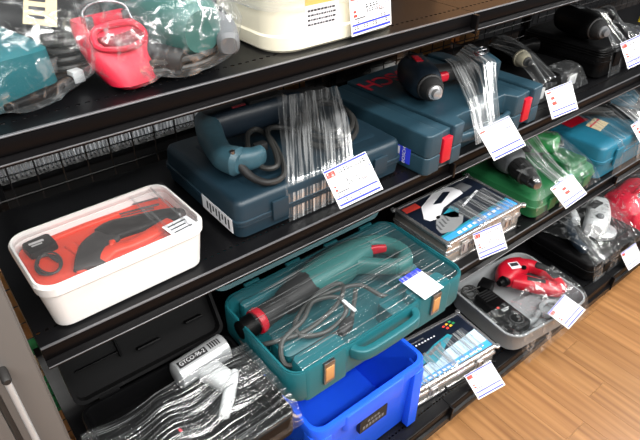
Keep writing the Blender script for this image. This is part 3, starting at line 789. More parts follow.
MB().rr([(.112, .062, .01, .07), (.111, .061, .02, .095)], cap0=False, cap1=False, T=Matrix.Scale(1.02, 4)).build('band', 'yellow', pk1)

# ------------------------------------------------------------------ third shelf: aluminium case with printed lid
def alu_case(loc, rz, w, d, h, label):
    r = thing('aluminium_case', label, 'tool case', loc, rz)
    T = Matrix.Translation((w/2, d/2, 0))
    bs = MB().rr([(w-.008, d-.008, .006, 0), (w-.004, d-.004, .006, .002), (w-.004, d-.004, .006, h*.56)], T=T).build('base_panel', 'aluface', r)
    MB().rr([(w-.004, d-.004, .006, h*.56+.001), (w-.004, d-.004, .006, h-.004), (w-.018, d-.018, .004, h-.004)], T=T).build('lid_panel', 'aluface', r)
    def ring(z0, z1, name):
        m = MB(); o = lambda e, z: [(x+w/2, y+d/2, z) for x, y in rrect(w+e, d+e, .007, 4)]
        m.loops([o(-.0045, z0), o(.001, z0), o(.003, (z0+z1)/2), o(.001, z1), o(-.0045, z1)], cap0=False, cap1=False)
        return m.build(name, 'alu', r)
    ring(0.001, .008, 'bottom_rail'); ring(h*.50, h*.555, 'middle_rail'); ring(h*.565, h*.63, 'middle_rail')
    m = MB(); o = lambda e, z, rr_=.007: [(x+w/2, y+d/2, z) for x, y in rrect(w+e, d+e, rr_, 4)]
    m.loops([o(-.0045, h-.012), o(.001, h-.012), o(.003, h-.007), o(.001, h-.002), o(-.006, h), o(-.018, h-.0005, .004), o(-.020, h-.003, .004)], cap0=False, cap1=False)
    m.build('top_frame', 'alu', r)
    for x in (0, w):
        for y in (0, d):
            for z in (.004, h-.006):
                c = MB(); c.lathe((x, y, z), (x, y, z+1), [(-.004, .004), (-.003, .008), (.004, .0085), (.006, .006)], 12)
                c.build('corner_cap', 'black' if z < .01 else 'alu', r)
    for x in (w*.22, w*.78):
        c = MB(); c.box((x-.014, -.0055, h*.30), (x+.014, -.0005, h*.78)); c = c.build('latch', 'chrome', r, bevel=.0012)
        c2 = MB(); c2.tube([(x-.010, -.007, h*.45), (x-.010, -.007, h*.70), (x+.010, -.007, h*.70), (x+.010, -.007, h*.45)], .0014, 6); c2.build('latch_wire', 'steel', c)
    MB().tube(crom([(w*.36, -.004, h*.36), (w*.37, -.014, h*.34), (w*.5, -.016, h*.34), (w*.63, -.014, h*.34), (w*.64, -.004, h*.36)], 4), .0045, 8).build('handle', 'black', r)
    return r
A1w, A1d, A1h = .318, .208, .084
a1 = alu_case((.972, .682, Z3+.0005), -.02, A1w, A1d, A1h, 'aluminium case with cordless drill picture on its lid beside the green case')
pr = MB(); z = A1h-.0030; z1 = A1h-.0026; z2 = A1h-.0022; z3 = A1h-.0018
X0, X1, Y0, Y1 = .011, A1w-.011, .011, A1d-.011
pr.rect(X0, Y0, X1, Y1, z, 0)
pr.flat([(X0, Y0), (X1, Y0), (X1, Y0+.034), (X0, Y0+.018)], z1, 1); pr.flat([(X0, Y0+.018), (X1, Y0+.034), (X1, Y0+.042), (X0, Y0+.026)], z1, 2)
pr.rect(X0+.004, Y1-.03, X0+.06, Y1-.006, z1, 3)
ART = Matrix.Translation((.150, .118, 0)) @ Matrix.Scale(1.22, 4, (1, 0, 0)) @ Matrix.Scale(1.16, 4, (0, 1, 0)) @ Matrix.Translation((-.165, -.118, 0))
pr.flat([(.07, .12), (.10, .16), (.16, .185), (.215, .185), (.235, .165), (.225, .14), (.19, .135), (.14, .125), (.10, .10), (.075, .105)], z2, 4, ART)
pr.flat([(.13, .15), (.19, .175), (.205, .165), (.15, .142)], z3, 0, ART)
pr.flat([(.225, .175), (.262, .178), (.268, .148), (.232, .142)], z2, 5, ART)
pr.flat([(.115, .105), (.16, .12), (.165, .10), (.14, .075), (.125, .085)], z2, 6, ART)
pr.flat([(.065, .075), (.10, .11), (.15, .10), (.155, .075), (.13, .055), (.09, .045), (.06, .055)], z2, 7, ART)
for k in range(4):
    a = k*.010; pr.flat([(.068+a*1.3, .066+a*.5), (.075+a*1.3, .088+a*.4), (.079+a*1.3, .086+a*.4), (.073+a*1.3, .063+a*.5)], z3, 5, ART)
pr.flat([(.17, .095), (.27, .125), (.27, .133), (.17, .103)], z2, 4)
for k in range(9): pr.flat([(.06+k*.022, Y0+.004+k*.0012), (.074+k*.022, Y0+.005+k*.0012), (.074+k*.022, Y0+.014+k*.0012), (.06+k*.022, Y0+.013+k*.0012)], z2, 4)
pr.build('printed_lid', ['navyprint', 'skyprint', 'tealprint', 'pred', 'paper', 'midgrey', 'tealprint', 'silver'], a1)
drape(a1, [a1], 1.10, 1.265, .674, .80, Z3+.03, 50, 30, 30, .0025, .003, 90, 7, m='film_bright', skew=.0, seed=4)
price_tag((1.0998, .6419, .5432), (-.4565, .3873, .2667), (.0843, .0783), 'price tag on the front of the aluminium case with the drill picture', 0, seed=5)

# green case and drill
gc = thing('tool_case', 'dark green case under the green drill on the third shelf', 'tool case', (1.345, .662, Z3+.0005), .03)
w, d, h = .36, .28, .075
T = Matrix.Translation((w/2, d/2, 0))
MB().rr([(w-.024, d-.024, .02, 0), (w-.006, d-.006, .024, .008), (w, d, .026, h*.5), (w+.006, d+.006, .028, h*.52), (w+.006, d+.006, .028, h*.56)], T=T).build('base_shell', 'green', gc)
gl = MB().rr([(w+.006, d+.006, .028, h*.565), (w+.006, d+.006, .028, h*.60), (w, d, .026, h*.62), (w-.01, d-.012, .026, h*.86), (w-.04, d-.05, .02, h)], T=T).build('lid_shell', 'green', gc)
for x in (.06, .26): MB().box((x, -.009, .02), (x+.04, -.002, .06)).build('latch', 'green', gc, bevel=.002)
MB().rr([(.10, .12, .012, h*.8), (.094, .114, .012, h+.014), (.08, .10, .01, h+.018)], T=Matrix.Translation((.285, .085, 0))).build('corner_block', 'green', gc)
gd = thing('power_drill', 'green corded drill with large black keyed chuck on the green case', 'power tool', (1.420, .838, Z3+h+.003), math.atan2(-.17, -.08)); gd.scale = (1.14, 1.14, 1.14)
zc = .040
MB().loft([(-.035, 0, zc), (-.015, 0, zc), (.02, 0, zc), (.05, 0, zc)], [(.028, .028), (.036, .036), (.036, .036), (.028, .028)], e=3.2).build('gear_case', 'midgrey', gd)
MB().lathe((.052, 0, zc), (1, 0, zc), [(0, .022), (.006, .029), (.018, .030), (.055, .027), (.058, .023), (.085, .018), (.088, .010)], 26).build('chuck', 'rubber', gd)
kn = MB()
for k in range(16):
    a = 2*PI*k/16; kn.tube([(.066, .0292*math.cos(a), zc+.0292*math.sin(a)), (.104, .0268*math.cos(a), zc+.0268*math.sin(a))], .0011, 4)
tag(kn.build('chuck_ridges', 'black', gd), kind='stuff')
MB().lathe((.138, 0, zc), (1, 0, zc), [(0, .017), (.006, .0165), (.02, .011), (.022, .006)], 18).build('chuck_jaws', 'steel', gd)
MB().loft([(-.03, .005, zc), (-.06, .012, zc), (-.075, .05, zc), (-.07, .10, zc), (-.055, .15, zc), (-.04, .175, zc)], [(.033, .034), (.036, .036), (.034, .036), (.03, .034), (.028, .03), (.026, .028)], e=3).build('motor_housing', 'green2', gd)
MB().box((-.085, .075, zc+.034), (-.065, .105, zc+.039)).build('badge', 'navyprint', gd, bevel=.001)
MB().loft([(-.03, .06, zc), (-.024, .085, zc)], [(.008, .010)]*2).build('trigger', 'black', gd)
cw_ = [(-.04, .18, zc), (-.055, .21, zc*.6), (-.10, .22, .02), (-.14, .18, .014), (-.145, .11, .02), (-.135, .05, .03), (-.13, .02, .04), (-.135, .06, .05), (-.15, .13, .03), (-.12, .20, .02), (-.09, .215, .03), (-.115, .17, .04), (-.125, .10, .045)]
MB().tube(crom(cw_, 6), .0055, 8).build('power_cord', 'cord', gd)
drape(gc, [gc, gd], 1.468, 1.55, .652, .90, Z3+.01, 50, 40, 60, .0025, .002, 70, 6, m='film_bright', skew=.05, seed=12)
drape(gc, [gc, gd], 1.56, 1.705, .652, .86, Z3+.02, 40, 30, 30, .003, .004, 60, 16, m='film_bag', seed=14)
drape(gc, [gc, gd], 1.335, 1.40, .648, .75, Z3+.02, 30, 24, 30, .003, .003, 60, 14, m='film_bag', seed=15)
price_tag((1.4464, .6393-.010, .5733), (-.7867, .7024, .693), (.0774, .0749), 'price tag hanging in front of the green case', 1, seed=6)

# teal closed case with red sticker
tc2 = thing('tool_case', 'closed teal blue case with red sticker and cable on top', 'tool case', (1.714, .668, Z3+.0005), 0.0)
_, tl = hard_case(tc2, .41, .32, .118, 'teal2', .024, .55)
s2 = MB(); s2.rect(.06, .16, .17, .285, .1186, 0); s2.rect(.075, .235, .11, .265, .1190, 1); s2.rect(.085, .243, .10, .257, .1194, 0)
s2.flat([(.115, .085), (.20, .10), (.20, .155), (.115, .14)], .1190, 2); s2.flat([(.115, .12), (.20, .135), (.20, .142), (.115, .127)], .1194, 0)
s2.build('sticker', ['red', 'paper', 'tan'], tl)
for x in (.07, .29): MB().box((x, -.010, .04), (x+.045, -.003, .10)).build('latch', 'teal2', tc2, bevel=.002)
st = thing('power_tool', 'teal and black tool with bunched lead lying on the teal case', 'power tool', (1.714, .668, Z3+.119))
MB().loft([(.29, .20, .032), (.34, .17, .034), (.40, .13, .034)], [(.03, .03), (.034, .032), (.03, .03)], e=3).build('motor_housing', 'teal2', st)
MB().loft([(.27, .14, .022), (.27, .09, .022), (.30, .05, .022)], [(.014, .02), (.013, .018), (.014, .018)]).build('grip', 'rubber', st)
MB().loft([(.26, .16, .03), (.30, .20, .03)], [(.02, .028), (.025, .028)]).build('gear_case', 'black', st)
ct = []
for k in range(5):
    ct += [(.06, .24-.008*k, .006+.004*k), (.14, .22-.012*k, .010+.006*k), (.22, .16-.01*k, .010+.005*k), (.25, .11+.004*k, .012+.004*k), (.20, .15+.006*k, .02+.003*k), (.12, .21, .018+.003*k)]
MB().tube(crom(ct, 4), .0045, 7).build('power_cord', 'cord', st)
drape(tc2, [tc2, st], 1.79, 1.95, .654, .90, Z3+.004, 50, 36, 70, .003, .003, 50, 9, m='film', skew=.1, seed=21)
drape(tc2, [tc2, st], 1.955, 2.11, .654, .88, Z3+.004, 40, 30, 60, .003, .003, 70, 6, m='film_bright', skew=.0, seed=22)
price_tag((1.9184, .6593-.010, .6309), (-.6145, .3605, .6083), (.0786, .0736), 'price tag in front of the closed teal case', 1, seed=7)

# ------------------------------------------------------------------ open teal case with rotary hammer (third shelf)
mc = thing('open_tool_case', 'open teal case holding a rotary hammer, wrapped in film', 'tool case', (.653, .7165, Z3+.0005), 0.0)
w, d, h = .525, .287, .094
o = lambda ww, dd, r, zz: [(x, y, zz) for x, y in rrect(ww, dd, r, 7)]
# front wall dips are cut as polygon outline: outer shell with latch recesses
mb = MB()
mb.loops([o(w-.03, d-.03, .03, 0), o(w-.01, d-.01, .036, .006), o(w, d, .04, .02), o(w, d, .04, h-.004), o(w-.004, d-.004, .038, h), o(w-.018, d-.018, .032, h), o(w-.022, d-.022, .03, h-.006), o(w-.024, d-.024, .03, .014)], cap1=True)
mb.build('base_shell', 'teal', mc)
g = MB(); g.loops([o(w-.006, d-.006, .038, h+.0002), o(w-.006, d-.006, .038, h+.003), o(w-.013, d-.013, .034, h+.003), o(w-.013, d-.013, .034, h+.0002)], closed=True)
g.build('rim_bead', 'teal', mc)
# moulded cradle blocks
iv = MB()
iv.rr([(.115, .075, .016, .012), (.11, .07, .016, .058), (.10, .06, .014, .062)], T=Matrix.Translation((-.165, -.03, 0)))
iv.build('cradle_block', 'teal', mc)
iv = MB(); iv.rr([(.13, .07, .014, .012), (.125, .065, .014, .066), (.115, .055, .012, .07)], T=Matrix.Translation((.10, -.095, 0))); iv.build('cradle_block', 'teal', mc)
iv = MB(); iv.rr([(.08, .08, .014, .012), (.075, .075, .014, .05), (.068, .068, .012, .054)], T=Matrix.Translation((.185, .01, 0))); iv.build('cradle_block', 'teal', mc)
iv = MB(); iv.rr([(.44, .022, .006, .012), (.44, .018, .006, .075), (.43, .014, .005, .078)], T=Matrix.Translation((0, .116, 0))); iv.build('rear_ledge', 'teal', mc)
# front face: raised pads, latches, handle
for sx in (-.175, .145):
    p = MB(); p.rr([(.115, .05, .012, .008), (.12, .052, .014, h-.004), (.112, .046, .012, h+.004)], T=Matrix.Translation((sx, -.120, 0))); p.build('latch_pad', 'teal', mc)
    p = MB(); p.box((sx-.014, -.152, .034), (sx+.014, -.144, h+.001)); la = p.build('latch', 'steel', mc, bevel=.0012)
    p = MB(); p.box((sx-.0105, -.1536, .044), (sx+.0105, -.1515, h-.012)); p.build('latch_plate', 'card', la, bevel=.0008)
p = MB(); p.loft([(-.108, -.143, .074), (-.098, -.160, .074), (-.07, -.168, .074), (.04, -.168, .074), (.066, -.160, .074), (.076, -.143, .074)], [(.009, .014)]*6, e=6); p.build('handle', 'teal', mc)
# lid folded back behind
lt = Matrix.Translation((0, .150, h-.004)) @ Matrix.Rotation(math.radians(-35), 4, 'X')
lm = MB()
ol = lambda ww, dd, r, zz: [lt @ Vector((x, zz, y+.128)) for x, y in rrect(ww, dd-.035, r, 7)]
lm.loops([ol(w, .27, .035, 0), ol(w+.002, .272, .036, .004), ol(w, .27, .035, .045), ol(w-.03, .24, .03, .05), ol(w-.034, .236, .03, .047), ol(w-.02, .25, .03, .042), ol(w-.02, .25, .03, .0)], cap0=False, closed=True)
lf = MB().loops([ol(w-.03, .24, .03, .046), ol(w-.03, .24, .03, .048)])
lm.v += lf.v; b0 = len(lm.v)-len(lf.v); lm.f += [[i+b0 for i in f] for f in lf.f]; lm.m += lf.m
for v in lm.v: pass
lo_ = lm.build('lid_shell', 'teal', mc)
for x in (-.17, -.05, .07, .19):
    hb = MB().tube([(x-.02, .147, h+.001), (x+.02, .147, h+.001)], .0055, 8); hb.build('hinge', 'teal', mc)
# rotary hammer
rh = thing('rotary_hammer', 'teal rotary hammer with black nose and red collar in the open case', 'power tool', (.640, .728, Z3+.030)); rh.scale = (1.1, 1.04, 1.06)
zc = .042
MB().loft([(-.045, .062, zc), (.0, .066, zc), (.05, .072, zc), (.10, .078, zc), (.14, .080, zc)], [(.036, .036), (.042, .038), (.046, .038), (.040, .035), (.032, .03)], e=3).build('motor_housing', 'tealdark', rh)
MB().loft([(-.115, .05, zc), (-.09, .053, zc), (-.05, .06, zc), (-.03, .063, zc)], [(.026, .027), (.032, .032), (.037, .036), (.036, .036)], e=2.4).build('gear_case', 'rubber', rh)
MB().lathe((-.115, .05, zc), (-.245, .03, zc), [(-.01, .020), (.0, .023), (.03, .025), (.055, .026), (.062, .027)], 22).build('nose_sleeve', 'rubber', rh)
MB().lathe((-.176, .0406, zc), (-.245, .03, zc), [(0, .028), (.004, .030), (.012, .030), (.016, .028)], 22).build('collar', 'red', rh)
MB().lathe((-.194, .0379, zc), (-.245, .03, zc), [(0, .025), (.018, .026), (.032, .024), (.036, .012)], 22).build('chuck', 'black', rh)
MB().loft([(.12, .092, zc), (.165, .086, zc), (.195, .05, zc), (.20, .01, zc), (.18, -.018, zc), (.155, -.02, zc)], [(.022, .026), (.02, .024), (.018, .022), (.018, .022), (.02, .022), (.016, .02)], e=2.8).build('grip', 'tealdark', rh)
MB().loft([(.155, -.018, zc), (.13, .005, zc), (.10, .035, zc), (.085, .05, zc)], [(.016, .02), (.014, .02), (.016, .022), (.022, .026)], e=2.8).build('lower_yoke', 'tealdark', rh)
MB().loft([(.115, .068, zc+.012), (.15, .052, zc+.012), (.172, .04, zc+.012)], [(.008, .012), (.007, .012), (.006, .010)], e=3).build('trigger', 'red', rh)
cpts = [(.155, -.03, .03), (.19, -.055, .028), (.215, -.08, .022), (.17, -.08, .018), (.08, -.07, .03), (.05, -.01, .04), (-.02, .01, .045), (-.09, .03, .03), (-.16, .055, .02), (-.215, .055, .012), (-.222, .02, .01), (-.19, -.03, .04), (-.12, -.05, .045), (-.03, -.03, .045), (.015, .005, .045), (.0, .02, .05), (-.06, .015, .05), (-.13, -.02, .05), (-.14, -.055, .045), (-.09, -.075, .04), (-.03, -.06, .045), (-.02, -.02, .052), (-.07, .0, .056), (-.12, -.03, .055), (-.18, -.045, .045), (-.20, -.085, .03), (-.165, -.10, .028), (-.12, -.085, .035), (-.05, -.09, .04), (.0, -.05, .045), (.03, -.02, .045)]
MB().tube(crom(cpts, 7), .0052, 8).build('power_cord', 'cordgrey', rh)
pg = MB(); pg.loft([(-.075, -.10, .045), (-.055, -.092, .045), (-.035, -.082, .045)], [(.010, .009), (.013, .011), (.008, .008)]); pg.build('plug', 'rubber', rh)
dg = MB(); dg.box((-.06, -.075, .05), (-.053, -.035, .054)); dg.box((-.20, -.112, .03), (-.175, -.104, .036)); 
o1 = MB().box((-.022, -.0765, .051), (-.0145, -.035, .055)).build('cord_tag', 'paper', rh, bevel=.001)
o2 = MB().box((-.198, -.116, .034), (-.165, -.105, .040)).build('cord_sleeve', 'tan', rh, bevel=.001)
drape(mc, [mc, rh], .42, .89, .580, .842, Z3+.06, 80, 60, 200, .003, .0008, 10, 90, m='film_x', seed=31, ztop=.62)
price_tag((.7828, .6050, .5935), (0.0, 1.52, 0.03), (.0655, .081), 'blue headed price tag lying on the open teal hammer case', 2, seed=8)
# ------------------------------------------------------------------ open black case with gas nailer (third shelf, left)
gk = thing('open_tool_case', 'open black case crumpled over with film at the shelf end', 'tool case', (.208, .662, Z3+.0005), 0.0)
w, d, h = .325, .262, .062
o = lambda ww, dd, r, zz: [(x, y, zz) for x, y in rrect(ww, dd, r, 6)]
MB().loops([o(w-.02, d-.02, .016, 0), o(w, d, .022, .008), o(w, d, .022, h-.002), o(w-.004, d-.004, .02, h), o(w-.014, d-.014, .018, h), o(w-.018, d-.018, .016, h-.006), o(w-.02, d-.02, .016, .010)]).build('base_shell', 'black', gk)
for (a, b_, c_, e_) in ((-.10, -.09, .10, .05), (.09, -.10, .12, .04), (-.12, .02, .06, .08)):
    MB().rr([(c_, e_, .008, .010), (c_-.006, e_-.006, .008, .044), (c_-.014, e_-.014, .006, .047)], T=Matrix.Translation((a, b_, 0))).build('cradle_block', 'black', gk)
lt = Matrix.Translation((0, d/2+.004, h)) @ Matrix.Rotation(math.radians(-30), 4, 'X')
LT = lambda p: lt @ Vector((p[0], p[2], p[1]))
lw_, lh_ = w, .235
ol = lambda ww, dd, r, zz: [lt @ Vector((x, zz, y+lh_/2)) for x, y in rrect(ww, dd, r, 6)]
lm = MB(); lm.loops([ol(lw_, lh_, .02, 0), ol(lw_, lh_, .02, .03), ol(lw_-.012, lh_-.012, .016, .034), ol(lw_-.014, lh_-.014, .016, .030), ol(lw_-.014, lh_-.014, .016, 0)], closed=True)
lf = MB().loops([ol(lw_-.014, lh_-.014, .016, .024), ol(lw_-.014, lh_-.014, .016, .028)])
b0 = len(lm.v); lm.v += lf.v; lm.f += [[i+b0 for i in f] for f in lf.f]; lm.m += lf.m
gl_ = lm.build('lid_shell', 'black', gk)
def lrib(x0, z0, x1, z1, hh=.018):
    q = MB(); q.box((x0, .026-hh, z0), (x1, .026, z1), 0, lt); q.build('lid_rib', 'black', gl_, bevel=.002)
lrib(-.14, .06, -.055, .064, .012); lrib(-.14, .14, -.055, .144, .012); lrib(-.055, .05, -.05, .19, .016); lrib(-.05, .12, -.03, .15, .02)
lrib(-.03, .10, .05, .104, .014); lrib(.03, .13, .035, .19, .014); lrib(.06, .16, .11, .168, .02); lrib(.05, .11, .10, .114, .012); lrib(.09, .05, .13, .056, .018); lrib(-.02, .045, .03, .051, .018)
for x in (-.10, .10): MB().tube([(x-.02, d/2+.005, h-.002), (x+.02, d/2+.005, h-.002)], .005, 8).build('hinge', 'black', gk)
gn = thing('gas_nailer', 'silver and grey gas nailer with printed label in the open black case', 'power tool', (.208, .662, Z3+.012))
p0 = Vector((.032, .092, .048)); p1 = Vector((.132, .100, .048)); ax = (p1-p0).normalized()
MB().lathe(p0-ax*.012, p1, [(0, .023), (.004, .029), (.10, .030), (.118, .030), (.121, .025)], 30).build('cylinder', 'silver', gn)
side = ax.cross(Vector((0, 0, 1))); upv = Vector((0, 0, 1))
def cyl_pt(t, s, R):   # wrap a flat point on the tube
    a = s/R
    return p0 + ax*t + (upv*math.cos(a) + side*math.sin(a))*R
lbm = MB(); R = .0303
n = 16
def band(t0, t1, s0, s1, m, R):
    vs_ = []; 
    for k in range(n+1):
        s = s0+(s1-s0)*k/n; vs_ += [cyl_pt(t0, s, R), cyl_pt(t1, s, R)]
    lbm.add(vs_, [(2*k, 2*k+1, 2*k+3, 2*k+2) for k in range(n)], m)
band(-.004, .062, -.004, .0125, 0, R)
for k in range(5): band(.069+k*.0055, .072+k*.0055, -.006, .010, 0, R)
band(.0, .085, .017, .030, 1, R)
vs_, fs_ = textmesh('GTCO-96-2', .0135)
xs = [v[0] for v in vs_]; sc = .058/(max(xs)-min(xs))
lbm.add([cyl_pt(.029+x*sc, .0043-y, R+.0003) for x, y, _ in vs_], fs_, 1)
lbm.build('label', ['pblack_dark', 'paper'], gn)
MB().loft([(.08, .085, .04), (.09, .05, .04), (.10, .015, .04)], [(.026, .022), (.024, .022), (.022, .02)]).build('neck', 'lightgrey', gn)
MB().loft([(.12, .025, .05), (.085, -.012, .05), (.05, -.05, .05)], [(.008, .010), (.012, .012), (.010, .010)]).build('lever', 'lightgrey', gn)
MB().loft([(-.02, .06, .03), (-.04, .0, .034), (-.05, -.06, .034)], [(.03, .024), (.028, .026), (.03, .024)]).build('magazine', 'black', gn)
MB().loft([(-.05, -.035, .052), (-.03, -.030, .052)], [(.008, .006)]*2).build('button', 'pinkred', gn)
drape(gk, [gk, gn], .030, .385, .530, .735, Z3+.02, 110, 70, 60, .003, .0035, 14, 55, m='film_crumple', seed=41, ztop=.6)

# ------------------------------------------------------------------ blue crate on the bottom shelf
cr = thing('plastic_crate', 'empty bright blue plastic crate on the bottom shelf', 'crate', (.622, .737, Z1+.004), 0.0)
w, d, h = .362, .345, .255
o = lambda ww, dd, r, zz: [(x, y, zz) for x, y in rrect(ww, dd, r, 6)]
MB().loops([o(w-.05, d-.05, .02, 0), o(w-.044, d-.044, .024, .006), o(w-.018, d-.018, .028, h-.03), o(w-.018, d-.018, .028, h-.004), o(w-.026, d-.026, .026, h-.004), o(w-.05, d-.05, .022, .010)]).build('body', 'crate', cr)
MB().loops([o(w-.02, d-.02, .028, h-.034), o(w, d, .032, h-.032), o(w+.002, d+.002, .033, h-.004), o(w-.003, d-.003, .031, h), o(w-.022, d-.022, .027, h), o(w-.027, d-.027, .025, h-.005), o(w-.026, d-.026, .026, h-.02)], closed=True).build('rim', 'crate', cr)
for sx in (-1, 1):
    q = MB(); q.prism([(sx*(w/2-.045), -d/2-.002), (sx*(w/2-.012), -d/2-.002), (sx*(w/2-.020), -d/2+.02), (sx*(w/2-.045), -d/2+.02)], .004, h-.03)
    q.build('corner_rib', 'crate', cr, bevel=.002)
    q = MB(); q.prism([(sx*(w/2+.001), -d/2+.045), (sx*(w/2+.001), -d/2+.012), (sx*(w/2-.022), -d/2+.02), (sx*(w/2-.022), -d/2+.045)], .004, h-.03); q.build('corner_rib', 'crate', cr, bevel=.002)
MB().prism([(-.09, -d/2-.005), (.09, -d/2-.005), (.10, -d/2+.005), (-.10, -d/2+.005)], h-.058, h-.003).build('grip_panel', 'crate', cr, bevel=.003)
q = MB(); q.box((-.045, -d/2-.0005, h-.115), (.045, -d/2+.012, h-.07)); 
for k in range(7): q.box((-.036+k*.0105, -d/2-.001, h-.106), (-.029+k*.0105, -d/2-.0002, h-.096), 1)
for k in range(4): q.box((-.02+k*.0105, -d/2-.001, h-.088), (-.013+k*.0105, -d/2-.0002, h-.080), 1)
q.build('label', ['darkgap', 'midgrey'], cr)

# ------------------------------------------------------------------ flat aluminium case (bottom shelf)
A2w, A2d, A2h = .326, .170, .076
a2 = alu_case((.812, .594, Z1+.004), -.10, A2w, A2d, A2h, 'flat aluminium case with printed lid on the bottom shelf beside the crate')
pr = MB(); z = A2h-.0030; z1 = A2h-.0026; z2 = A2h-.0022; z3 = A2h-.0018
X0, X1, Y0, Y1 = .011, A2w-.011, .011, A2d-.011
pr.rect(X0, Y0, X1, Y1, z, 0); pr.flat([(X0, Y0), (X1, Y0), (X1, Y0+.075), (X0, Y0+.04)], z1, 1)
pr.flat([(X0, Y0), (X1, Y0), (X1, Y0+.022), (X0, Y0+.014)], z2, 2)
n0 = len(pr.v)
pr.flat([(.06, .075), (.10, .10), (.17, .125), (.23, .135), (.24, .12), (.19, .095), (.16, .07), (.12, .055), (.11, .075)], z2, 3)
pr.flat([(.12, .10), (.19, .122), (.185, .11), (.13, .09)], z3, 4)
for k in range(14): pr.rect(.03+k*.012, .150, .036+k*.012, .156, z2, 5)
for k in range(10): pr.rect(.03+k*.013, .165, .040+k*.013, .170, z2, 4)
for k, (a, b_) in enumerate(((.235, .165), (.250, .168), (.265, .172), (.242, .152), (.258, .155), (.272, .159))):
    pr.flat([(a, b_), (a+.011, b_+.001), (a+.010, b_+.010), (a+.001, b_+.009)], z2, 6+(k % 3))
for k in range(14): pr.rect(.03+k*.018, Y0+.004, .042+k*.018, Y0+.012, z3, 5)
for v in pr.v[n0:]: v.y = Y0+(v.y-.011)*.84
pr.build('printed_lid', ['navyprint', 'paleprint', 'skyprint', 'tealprint', 'midgrey', 'paper', 'pred', 'pyellow', 'cardgreen'], a2)
drape(a2, [a2], .85, 1.105, .585, .675, Z1+.080, 70, 30, 20, .0025, .003, 80, 8, m='film_bright', seed=51, ztop=.3)
price_tag((1.0295, .5259-.008, .1403), (-1.0875, .858, .8152), (.0882, .0759), 'price tag hanging off the flat aluminium case above the floor', 0, curl=.006, seed=9)

# ------------------------------------------------------------------ grey tray with red saw (bottom shelf)
gt = thing('open_tool_case', 'open grey case holding a red saw at the floor edge', 'tool case', (1.378, .662, Z1+.004), -.12)
w, d, h = .362, .30, .085
MB().loops([o(w-.05, d-.05, .04, 0), o(w-.016, d-.016, .05, .012), o(w, d, .052, h-.006), o(w+.004, d+.004, .053, h-.003), o(w+.002, d+.002, .052, h), o(w-.010, d-.010, .046, h), o(w-.014, d-.014, .044, h-.006), o(w-.030, d-.030, .04, .014)]).build('base_shell', 'greytray', gt)
q = MB(); q.rr([(.13, .12, .014, .012), (.125, .115, .014, .036), (.115, .105, .012, .038)], T=Matrix.Translation((.02, -.06, 0))); q.build('cradle_block', 'greytray', gt)
q = MB(); q.rr([(.06, .15, .014, .012), (.055, .145, .014, .034), (.045, .135, .012, .036)], T=Matrix.Translation((-.115, .04, 0))); q.build('cradle_block', 'greytray', gt)
q = MB(); q.tube(crom([(.02, -.10, .05), (.03, -.12, .055), (.075, -.115, .055), (.09, -.085, .055), (.07, -.065, .052), (.035, -.072, .05)], 6, True), .009, 8, closed=True); q.build('handle_loop', 'greytray', gt)
q = MB(); q.loft([(-.10, -.085, .05), (-.04, -.105, .055), (.01, -.085, .05)], [(.010, .012)]*3); q.build('cradle_rib', 'greytray', gt)
sw = thing('cordless_saw', 'red cordless saw with black rubber grip in the grey case', 'power tool', (1.392, .668, Z1+.042), -.12); sw.scale = (1.12, 1.12, 1.05)
zc = .032
MB().loft([(.005, .058, zc), (.03, .072, zc), (.065, .078, zc), (.10, .075, zc)], [(.028, .028), (.036, .032), (.036, .032), (.028, .028)], e=3).build('motor_housing', 'red', sw)
MB().loft([(.095, .078, zc), (.125, .055, zc), (.135, .01, zc), (.130, -.035, zc), (.115, -.06, zc)], [(.022, .026), (.018, .022), (.015, .02), (.016, .02), (.02, .022)], e=2.8).build('grip', 'red', sw)
MB().loft([(.128, .045, zc+.008), (.137, .01, zc+.009), (.132, -.03, zc+.008)], [(.014, .016), (.013, .016), (.013, .015)], e=2.8).build('grip_rubber', 'rubber', sw)
MB().loft([(.03, .045, zc-.004), (.055, .01, zc-.004), (.085, -.03, zc-.004), (.11, -.06, zc-.004)], [(.026, .022), (.024, .022), (.024, .022), (.02, .02)], e=3.2).build('foot_block', 'red', sw)
MB().loft([(.052, .014, zc+.016), (.085, -.025, zc+.016)], [(.010, .004), (.010, .004)], e=3).build('slot_pad', 'rubber', sw)
MB().rr([(.034, .03, .003, 0), (.034, .03, .003, .001)], T=Matrix.Translation((.05, .068, zc+.0315)) @ Matrix.Rotation(-.3, 4, 'Z')).build('label', 'paper', sw)
q = MB(); q.rect(-.013, -.004, .013, .011, 0); 
for v in q.v: v.x, v.y, v.z = v.x*.95+v.y*.3+.05, v.y*.95-v.x*.3+.068, zc+.0331
q.build('label_print', 'pblack', sw)
MB().lathe((.004, .058, zc), (-.05, .05, zc), [(-.004, .022), (.012, .02), (.016, .012), (.03, .010)], 18).build('blade_clamp', 'black', sw)
MB().lathe((.07, .048, zc+.026), (.07, .048, 1), [(0, .008), (.006, .0075), (.007, .005)], 12).build('knob', 'black', sw)
bk = thing('battery_charger', 'flat black battery charger slab with round socket in the grey case', 'charger', (1.378, .662, Z1+.048), -.12); bk.scale = (1.12, 1.12, 1.1)
T = Matrix.Translation((-.085, -.021, 0)) @ Matrix.Rotation(.02, 4, 'Z')
MB().rr([(.062, .165, .012, 0), (.066, .17, .014, .004), (.064, .166, .014, .024), (.056, .158, .012, .027)], T=T).build('body', 'black', bk)
q = MB(); q.lathe((-.082, -.072, .0265), (-.082, -.072, 1), [(0, .021), (.002, .021), (.003, .018), (.0005, .017)], 22); q.build('socket', 'rubber', bk)
q = MB(); q.rect(-.096, -.028, -.066, -.025, .0277, 0); q.rect(-.096, -.034, -.072, -.031, .0277, 0); q.rect(-.100, -.018, -.093, -.011, .0277, 1); q.build('print', ['lightgrey', 'pred'], bk)
